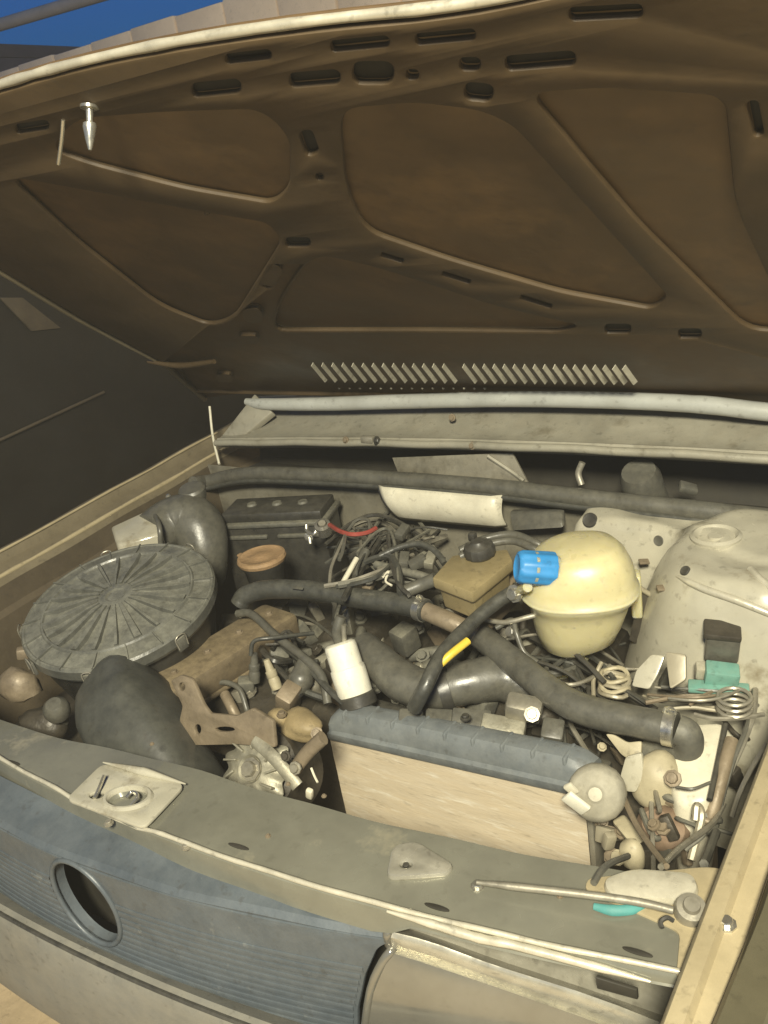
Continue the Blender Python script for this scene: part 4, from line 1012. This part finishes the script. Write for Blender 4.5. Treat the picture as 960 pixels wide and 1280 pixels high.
# ---- intake snorkel at the nose
sn = thing('intake_snorkel', 'domed black plastic intake snorkel behind the front panel latch', 'duct', A(170, 960, 0.60))
SP = AP([(140, 846, 0.715), (147, 862, 0.712), (158, 885, 0.700), (180, 925, 0.675), (210, 970, 0.640), (240, 1015, 0.60)])
tube('duct', SP, [0.030, 0.058, 0.068, 0.068, 0.064, 0.062], M_SNORK, sn, seg=32, n=8, sq=0.75)
tube('mould_seam', [p + Vector((0.045, -0.01, 0.047)) * k for p, k in zip(SP[1:5], (0.9, 1.0, 1.0, 0.95))], 0.0022, M_SNORK, sn, seg=6)
kn = A(72, 889, 0.70)
tag(lathe('rubber_knob', [(0, 0.022), (0.012, 0.021), (0.019, 0.014), (0.021, 0.004), (0.019, -0.006), (0.010, -0.012), (0.009, -0.03)], M_GREYR, None, frame((0.3, -0.3, 1), kn), seg=24), 'small round grey knob left of the domed snorkel', 'knob')
hb = thing('horn_bracket', 'dusty beige bracket in the left front corner under the round filter', 'bracket', A(20, 880, 0.66))
blob('bracket_body', A(22, 855, 0.72), (0.045, 0.03, 0.028), M_BRKT, hb, 0.2, 4)
box('bracket_arm', A(40, 815, 0.73), (0.05, 0.018, 0.02), M_BRKT, hb, rot=(0, 0.2, 0.9), bevel=0.004)
blob('bracket_foot', A(55, 905, 0.67), (0.04, 0.03, 0.03), M_DARK, hb, 0.2, 9)
tag(blob('filter_stay', A(172, 824, 0.735), (0.028, 0.014, 0.010), M_CAST, None, 0.2, 6), 'small pale metal stay under the front of the round filter', 'stay')
box('bracket_base', (-0.35, 0.22, 0.56), (0.30, 0.16, 0.12), M_DARK, hb, bevel=0.02)

# ---- alternator and its bracket
al = thing('alternator', 'scalloped grey alternator with its pinkish steel bracket ahead of the engine', 'alternator', AY(318, 985, 0.24))
planeplate('bracket', [(215, 850), (228, 843), (242, 848), (256, 880), (264, 891), (298, 894), (318, 884), (343, 900), (346, 934), (300, 930), (258, 931), (236, 931), (226, 900), (230, 882)], [(229, 858, 4, 5), (249, 911, 4, 6), (283, 911, 12, 3)], 0.235, 0.007, M_BRKT, al, 0.002, 0.35)
ac = AY(318, 962, 0.205)
aM = frame((0.05, -0.75, 0.65), ac)
fan = lathe('cooling_fan', [(0, 0.006), (0.016, 0.006), (0.020, 0.010), (0.034, 0.008), (0.050, 0.0), (0.054, -0.004), (0.050, -0.010), (0.02, -0.012)], M_CAST, al, aM, seg=88, lobes=lambda a, r, h: 1 + (0.10 * math.sin(11 * a) if r > 0.03 else 0), sharp=40)
for i in range(11):
    a = 2 * math.pi * (i + 0.25) / 11
    p = aM @ Vector((0.037 * math.cos(a), 0.037 * math.sin(a), 0.009))
    V, F = box_vf((0, 0, 0), (0.022, 0.003, 0.010))
    Mr = aM.to_3x3() @ Matrix.Rotation(a + 0.35, 3, 'Z')
    build('fan_blade', [Mr @ v + p for v in V], F, M_CAST, fan, bevel=0.001)
lathe('body', [(0.046, -0.014), (0.056, -0.02), (0.056, -0.09), (0, -0.095)], M_DARK, al, aM, seg=28)
bolt(aM @ Vector((0, 0, 0.008)), 0.011, M_DULL, al, aM.to_3x3() @ Vector((0, 0, 1)), 'shaft_nut')
tube('adjuster_arm', [AY(318, 925, 0.215), AY(345, 950, 0.205), AY(372, 983, 0.20)], 0.009, M_CAST, al, seg=10, flat=0.4)
tube('adjuster_arm', [AY(404, 922, 0.23), AY(385, 940, 0.22), AY(368, 962, 0.21)], 0.0105, M_BRKT, al, seg=10, flat=0.7)
bolt(AY(369, 960, 0.198), 0.006, M_DULL, al, (0.2, -1, 0.5)); bolt(AY(357, 945, 0.20), 0.005, M_DARK, al, (0.2, -1, 0.5))
box('terminal', AY(387, 992, 0.19), (0.010, 0.008, 0.018), M_PALE, al, rot=(0.2, 0.3, 0.2))
tube('terminal_wire', [AY(389, 960, 0.20), AY(393, 970, 0.195), AY(397, 978, 0.19)], 0.0016, M_PALE, al, seg=6)
oc = thing('water_pump', 'ochre cast pump housing left of the radiator tank', 'pump', A(375, 915, 0.66))
blob('housing', A(375, 905, 0.695), (0.038, 0.026, 0.018), M_OCHRE, oc, 0.16, 12, 3)
blob('housing_lobe', A(347, 898, 0.70), (0.020, 0.017, 0.015), M_OCHRE, oc, 0.12, 15)
bolt(A(396, 917, 0.715), 0.006, M_BRKT, oc, (0.3, -0.6, 0.7)); bolt(A(352, 893, 0.715), 0.005, M_BRKT, oc)
# spark plugs and loop hose near the valve cover
for i, (px, py, z, lab) in enumerate(((318, 838, 0.69, 'dark ribbed spark plug cap beside the dusty valve cover'), (341, 846, 0.685, 'short beige plug cap right of the dark ribbed one'))):
    p = A(px, py, z)
    m = (M_GREYR, M_CREAM)[i]
    t = thing('spark_plug_cap', lab, 'plug cap', p - Vector((0, 0, 0.02)))
    lathe('boot', [(0, 0.030), (0.005, 0.030), (0.007, 0.012), (0.009, 0.010), (0.009, 0.002), (0.008, 0.0), (0.0095, -0.006), (0.009, -0.02), (0, -0.02)], m, t, frame((0.1, 0.2, 1) if i == 0 else (-0.3, 0.1, 1), p), seg=16)
    if i == 0: tube('lead', [p + Vector((0, 0, 0.028)), p + Vector((0.005, 0.01, 0.05)), p + Vector((0.03, 0.03, 0.05)), p + Vector((0.06, 0.09, 0.03))], 0.0035, M_RUBBER, t, seg=8)
t = thing('breather_loop', 'small looped hose inside the arm of the alternator bracket', 'hose', A(280, 890, 0.62))
tube('hose', AP([(258, 895, 0.645), (256, 868, 0.67), (275, 853, 0.68), (298, 860, 0.675), (308, 885, 0.65), (312, 900, 0.63)]), 0.0045, M_GREYR, t, seg=10)
tube('stub_pipe', AP([(281, 868, 0.665), (290, 885, 0.655), (300, 905, 0.63)]), 0.0085, M_BRKT, t, seg=12)

# ---- right front corner: washer bottle, connectors, pipes
wb = thing('washer_bottle', 'pale plastic washer bottle in the right front corner behind the headlamp', 'bottle', A(865, 985, 0.56))
wq = AP([(858, 903, 0.70), (906, 900, 0.70), (886, 1000, 0.675), (846, 1006, 0.665), (832, 960, 0.68)])
V = wq + [p - Vector((0, 0, 0.12)) for p in wq]
F = [tuple(range(5)), tuple(range(9, 4, -1))] + [(i, (i + 1) % 5, 5 + (i + 1) % 5, 5 + i) for i in range(5)]
build('bottle', V, F, M_PALE, wb, bevel=0.009)
blob('bottle_lobe', A(822, 978, 0.655), (0.030, 0.030, 0.040), M_CREAM, wb, 0.10, 21, 3)
bolt(A(841, 973, 0.69), 0.007, M_BRKT, wb, (0, -0.7, 0.7), 'pump_screw')
tube('strap', AP([(846, 984, 0.687), (866, 986, 0.69), (888, 978, 0.688)]), 0.0018, M_GREYR, wb, seg=6)
tube('bottle_edge', AP([(907, 905, 0.702), (898, 950, 0.69), (887, 1000, 0.677)]), 0.0035, M_BLACK, wb, seg=8)
hn = thing('horn', 'pinkish rusty horn below the pale washer bottle', 'horn', A(828, 1050, 0.58))
lathe('horn_shell', [(0, 0.02), (0.02, 0.019), (0.032, 0.008), (0.034, -0.004), (0.02, -0.02), (0, -0.022)], M_PINK, hn, frame((-0.2, -0.6, 0.8), A(829, 1035, 0.62)), seg=28, squash=0.8)
bolt(A(829, 1033, 0.645), 0.007, M_BRKT, hn, (-0.2, -0.6, 0.8))
cn = thing('lamp_connector', 'cream plug connectors beside the right end of the radiator', 'connector', A(785, 1070, 0.62))
hexa('plug_body', AP([(764, 1028, 0.63), (780, 1019, 0.63), (806, 1052, 0.63), (790, 1062, 0.63)]), AP([(764, 1026, 0.655), (780, 1017, 0.655), (808, 1050, 0.655), (792, 1060, 0.655)]), M_CREAM, cn, bevel=0.004)
blob('plug_boot', A(790, 1068, 0.65), (0.016, 0.014, 0.022), M_CREAM, cn, 0.12, 31)
lb = thing('lamp_bracket', 'cream metal tab bracket between the grey hose end and the radiator cap', 'bracket', A(788, 960, 0.60))
planeplate('tab', [(757, 917), (768, 918), (785, 928), (803, 926), (802, 944), (790, 952), (777, 943)], [], 0.42, 0.006, M_CREAM, lb, 0.0015, 0.6)
planeplate('stem', [(783, 945), (803, 940), (806, 968), (796, 990), (779, 988), (776, 970)], [], 0.40, 0.008, M_PAINTW, lb, 0.002, 0.4)
def wire(name, pts, r, m, parent, seg=7): return tube(name, AP(pts), r, m, parent, seg=seg, n=5)
pp = thing('brake_pipes', 'bundle of bent metal brake pipes along the right side rail', 'pipe', A(915, 960, 0.60))
wire('pipe', [(944, 862, 0.72), (942, 890, 0.715), (930, 925, 0.70), (912, 965, 0.68), (895, 1010, 0.65), (885, 1050, 0.60)], 0.0042, M_DULL, pp)
wire('pipe', [(925, 860, 0.72), (938, 872, 0.72), (935, 905, 0.71), (917, 950, 0.69), (902, 1000, 0.66), (893, 1045, 0.62)], 0.0034, M_GREYR, pp)
wire('thick_pipe', [(915, 925, 0.70), (905, 960, 0.685), (893, 1005, 0.66), (884, 1030, 0.64)], 0.0085, M_BRKT, pp, 10)
for k in range(3):
    c = A(918, 872 + 7 * k, 0.73 - 0.005 * k)
    tube('coil', [c + Vector((0.020 * math.cos(a), 0.020 * math.sin(a), 0.002 * a / 6.28)) for a in [2 * math.pi * j / 16 for j in range(17)]], 0.0026, M_DULL, pp, seg=6, n=1)
wire('pipe', [(868, 893, 0.72), (890, 898, 0.72), (920, 898, 0.72), (955, 893, 0.715)], 0.003, M_DULL, pp)
wl = thing('lamp_wires', 'thin wires crossing the gap behind the right headlamp', 'wire', A(820, 1085, 0.66))
wire('wire', [(776, 990, 0.68), (795, 1030, 0.685), (815, 1060, 0.70), (833, 1083, 0.72)], 0.0035, M_BRKT, wl)
wire('wire', [(826, 1084, 0.72), (850, 1060, 0.69), (890, 1030, 0.66), (905, 1005, 0.65)], 0.0035, M_DULL, wl)
wire('wire', [(742, 1104, 0.755), (752, 1088, 0.752), (765, 1078, 0.74), (785, 1070, 0.71)], 0.0035, M_GREYR, wl)
wire('wire', [(958, 930, 0.73), (940, 960, 0.71), (925, 990, 0.69), (915, 1020, 0.66)], 0.003, M_DULL, wl)
wire('wire', [(895, 1040, 0.66), (885, 1068, 0.67), (880, 1080, 0.69)], 0.005, M_GREYR, wl)
tag(tube('teal_rag', AP([(742, 1133, 0.752), (765, 1138, 0.752), (790, 1137, 0.752), (806, 1132, 0.752)]), [0.003, 0.005, 0.0045, 0.002], M_TEALB, None, seg=10, flat=0.5), 'thin teal rag under the prop rod on the front panel', 'rag')

# ---- things on the inner wing
rb = thing('relay_box', 'black relay box on the pale inner wing above the teal connector', 'relay', A(902, 815, 0.72))
box('case', A(903, 803, 0.765), (0.042, 0.032, 0.045), M_GREYR, rb, rot=(0.1, 0.1, 0.3), bevel=0.004)
box('lid', A(903, 788, 0.785), (0.046, 0.036, 0.008), M_DARK, rb, rot=(0.1, 0.1, 0.3), bevel=0.002)
tg = thing('teal_connector', 'teal plastic connector block on the inner wing below the black relay box', 'connector', A(900, 850, 0.70))
box('block', A(902, 843, 0.735), (0.042, 0.026, 0.024), M_TEAL, tg, rot=(0.2, 0.15, 0.35), bevel=0.003)
box('base', A(898, 860, 0.722), (0.075, 0.02, 0.008), M_TEAL, tg, rot=(0.1, 0.05, 0.3), bevel=0.002)
box('plug', A(876, 838, 0.735), (0.014, 0.018, 0.020), M_PAINTW, tg, rot=(0.2, 0.1, 0.35), bevel=0.003)
wb2 = thing('wing_bracket', 'beige folded bracket in front of the strut tower', 'bracket', A(820, 845, 0.69))
planeplate('bracket_leg', [(790, 858), (796, 838), (815, 818), (832, 820), (822, 845), (812, 862)], [], 0.50, 0.006, M_PAINTW, wb2, 0.0015, 0.7)
planeplate('bracket_leg', [(832, 815), (858, 818), (858, 850), (838, 862)], [], 0.51, 0.006, M_PAINT, wb2, 0.0015, 0.7)
box('bracket_clip', A(836, 850, 0.70), (0.02, 0.02, 0.03), M_GREYR, wb2, rot=(0.2, 0.4, 0.3))
ring = thing('coiled_wire', 'stack of pale coiled wire loops under the cream tank', 'wire', A(768, 870, 0.66))
for k in range(4):
    c = A(768, 862 - 6 * k, 0.69 + 0.004 * k)
    tube('loop', [c + Vector(((0.021 - 0.002 * (k % 2)) * math.cos(a + k), 0.018 * math.sin(a + k), 0.0015 * math.sin(3 * a))) for a in [2 * math.pi * j / 18 for j in range(19)]], 0.0032, M_CREAM if k % 2 else M_PAINT, ring, seg=6, n=1)
wire('tail', [(742, 870, 0.69), (742, 850, 0.70), (748, 836, 0.71), (752, 828, 0.715)], 0.003, M_PAINT, ring)
# things behind the lower hose
mc = thing('master_cylinder', 'cast master cylinder and unions under the tan brake reservoir', 'cylinder', A(600, 780, 0.70))
lathe('barrel', [(0, 0.0), (0.018, 0.0), (0.020, 0.004), (0.020, 0.10), (0.028, 0.104), (0.028, 0.112), (0, 0.112)], M_BRKT, mc, frame((0.15, 0.95, 0.15), A(600, 778, 0.745)), seg=24)
bolt(A(640, 790, 0.75), 0.008, M_STEEL, mc, (-0.3, -0.7, 0.4)); bolt(A(560, 770, 0.755), 0.008, M_DULL, mc, (-0.3, -0.7, 0.4))
tube('fluid_pipe', AP([(598, 772, 0.76), (630, 778, 0.765), (665, 770, 0.775), (680, 768, 0.77)]), 0.004, M_DULL, mc, seg=8)
tube('fluid_pipe', AP([(620, 785, 0.755), (640, 775, 0.765), (645, 790, 0.755), (655, 815, 0.73), (672, 828, 0.72)]), 0.0042, M_GREYR, mc, seg=8)
box('wing_block', (0.30, 0.62, 0.56), (0.20, 0.26, 0.20), M_DARK, mc, bevel=0.02)
box('mount_block', (0.47, 0.46, 0.50), (0.24, 0.18, 0.20), M_DARK, mc, bevel=0.02)

# ---- wiring harness in the middle: every strand is its own wire
wh = thing('wiring_harness', 'tangled dark wiring harness between the battery and the tan reservoir', 'wiring', A(480, 720, 0.70))
rnd = random.Random(11)
def strand(x0, y0, x1, y1, n=5, zr=(0.72, 0.80), spread=26, r=None, m=None, parent=wh):
    pts = []
    zb = rnd.uniform(*zr); zbow = rnd.uniform(-0.006, 0.02); bow = rnd.uniform(-1.3, 1.0) * spread; side_b = rnd.uniform(-1, 1) * spread
    dx, dy = x1 - x0, y1 - y0; dl = math.hypot(dx, dy) + 1e-6
    for i in range(n):
        f = i / (n - 1); w = math.sin(f * math.pi)
        pts.append((x0 + dx * f - dy / dl * side_b * w + rnd.uniform(-1, 1), y0 + dy * f + dx / dl * side_b * w + bow * w + rnd.uniform(-1, 1), zb + zbow * w))
    return wire('wire', pts, r or rnd.choice((0.0018, 0.0024, 0.003, 0.004, 0.0055)), m or rnd.choice(M_WIRE), parent, 6)
for _ in range(32): strand(rnd.uniform(405, 470), rnd.uniform(650, 735), rnd.uniform(470, 560), rnd.uniform(660, 742))
for _ in range(10): strand(rnd.uniform(430, 540), rnd.uniform(655, 680), rnd.uniform(410, 550), rnd.uniform(730, 750), spread=16)
wire('wire', [(412, 656, 0.81), (425, 664, 0.812), (440, 668, 0.812), (458, 666, 0.81), (470, 660, 0.81)], 0.0042, M_RED, wh)
wire('wire', [(434, 664, 0.81), (446, 650, 0.82), (460, 650, 0.82), (462, 662, 0.81)], 0.003, M_GREYR, wh)
wire('wire', [(432, 668, 0.81), (422, 690, 0.80), (414, 710, 0.79), (412, 728, 0.78)], 0.0030, M_DULL, wh)
wire('wire', [(432, 668, 0.81), (428, 690, 0.80), (424, 700, 0.795)], 0.0035, M_GREYR, wh)
wire('loom_sleeve', [(446, 722, 0.775), (452, 700, 0.79), (458, 688, 0.80)], 0.0085, M_GREYR, wh, 12)
wire('pale_tube', [(429, 728, 0.78), (438, 712, 0.79), (446, 698, 0.80)], 0.0048, M_PALE, wh, 8)
wire('loom_sleeve', [(475, 695, 0.80), (500, 684, 0.81), (525, 680, 0.815), (545, 690, 0.81), (556, 705, 0.80)], 0.0055, M_RUBBER, wh, 10)
wire('loom_sleeve', [(470, 706, 0.785), (495, 712, 0.785), (520, 718, 0.785), (545, 726, 0.78)], 0.0075, M_BLACKD, wh, 10)
wire('loom_sleeve', [(505, 740, 0.775), (525, 732, 0.78), (545, 724, 0.79)], 0.011, M_GREYR, wh, 12)
for px, py, z, rz, m in ((505, 700, 0.80, 0.5, M_GREYR), (522, 703, 0.80, -0.7, M_GREYR), (538, 700, 0.80, 0.3, M_CAST), (503, 665, 0.815, 0.1, M_GREYR), (480, 718, 0.78, 1.0, M_CAST), (462, 730, 0.775, 0.2, M_BRKT)):
    box('connector', A(px, py, z), (0.016, 0.030, 0.014), m, wh, rot=(0.3, 0.2, rz), bevel=0.002)
bolt(A(461, 727, 0.79), 0.005, M_STEEL, wh)
tube('pale_tube', AP([(478, 722, 0.79), (486, 714, 0.795), (482, 726, 0.785), (490, 732, 0.78)]), 0.002, M_PALE, wh, seg=6)
t = thing('booster_pipe', 'grey double pipe looping behind the tan reservoir', 'pipe', A(640, 672, 0.80))
for k in range(2):
    wire('pipe', [(575, 688 + k * 8, 0.825), (605, 674 + k * 8, 0.835), (640, 668 + k * 8, 0.84), (668, 678 + k * 8, 0.835), (690, 690 + k * 6, 0.82)], 0.0062, M_GREYR, t, 10)
w2 = thing('plug_leads', 'dark spark plug leads drooping between the valve cover and the white canister', 'wire', A(370, 830, 0.66))
for _ in range(16): strand(rnd.uniform(300, 360), rnd.uniform(770, 830), rnd.uniform(360, 430), rnd.uniform(775, 900), zr=(0.64, 0.70), spread=18, parent=w2)
for _ in range(4): strand(rnd.uniform(415, 430), rnd.uniform(770, 795), rnd.uniform(400, 440), rnd.uniform(745, 770), zr=(0.72, 0.76), spread=8, parent=w2)
w3 = thing('tank_wires', 'loose dark wires in the hollow below the cream tank', 'wire', A(680, 840, 0.66))
for _ in range(18): strand(rnd.uniform(590, 680), rnd.uniform(775, 840), rnd.uniform(660, 800), rnd.uniform(800, 880), zr=(0.63, 0.71), spread=18, parent=w3)
for _ in range(8): strand(rnd.uniform(690, 780), rnd.uniform(890, 930), rnd.uniform(700, 800), rnd.uniform(900, 960), zr=(0.60, 0.66), spread=14, parent=w3)
w4 = thing('wing_wires', 'thin wires clipped along the inner wing below the strut tower', 'wire', A(880, 880, 0.68))
for _ in range(12): strand(rnd.uniform(800, 870), rnd.uniform(855, 890), rnd.uniform(880, 950), rnd.uniform(860, 900), zr=(0.68, 0.73), spread=9, parent=w4, r=rnd.uniform(0.0018, 0.003), m=rnd.choice([M_DULL, M_GREYR, M_BRKT, M_PAINT]))

# ---- folded brackets, studs and clips on the front right corner, each fixed to the bottle or the pipes
rnd = random.Random(23)
fx = thing('pipe_fittings', 'small dusty clips and studs around the pale washer bottle', 'fittings', A(840, 960, 0.60))
for _ in range(46):
    px, py = rnd.uniform(745, 935), rnd.uniform(880, 1075)
    if 855 < px < 905 and 905 < py < 1000: continue
    if px > 960 - (py - 900) * 0.42: continue
    p = A(px, py, rnd.uniform(0.60, 0.665))
    m = rnd.choice([M_BRKT, M_DARK, M_GREYR, M_PAINT, M_BLACKD, M_DULL, M_CREAM])
    k = rnd.random()
    if k < 0.4: box('clip', p, (rnd.uniform(.010, .028), rnd.uniform(.008, .02), rnd.uniform(.012, .035)), m, fx, rot=(rnd.uniform(-.6, .6), rnd.uniform(-.6, .6), rnd.uniform(0, 3)), bevel=0.0025)
    elif k < 0.65: bolt(p, rnd.uniform(0.004, 0.008), m, fx, (rnd.uniform(-.6, .6), rnd.uniform(-1, 0), 1), 'stud')
    else: tube('lead', [p, p + Vector((rnd.uniform(-.03, .03), rnd.uniform(-.03, .03), 0.012)), p + Vector((rnd.uniform(-.06, .06), rnd.uniform(-.06, .06), 0.0)), p + Vector((rnd.uniform(-.08, .08), rnd.uniform(-.08, .08), -0.03))], rnd.uniform(0.0022, 0.005), m, fx, seg=7)
for _ in range(16): strand(rnd.uniform(640, 720), rnd.uniform(770, 850), rnd.uniform(700, 830), rnd.uniform(830, 900), zr=(0.65, 0.70), spread=16, parent=w3)
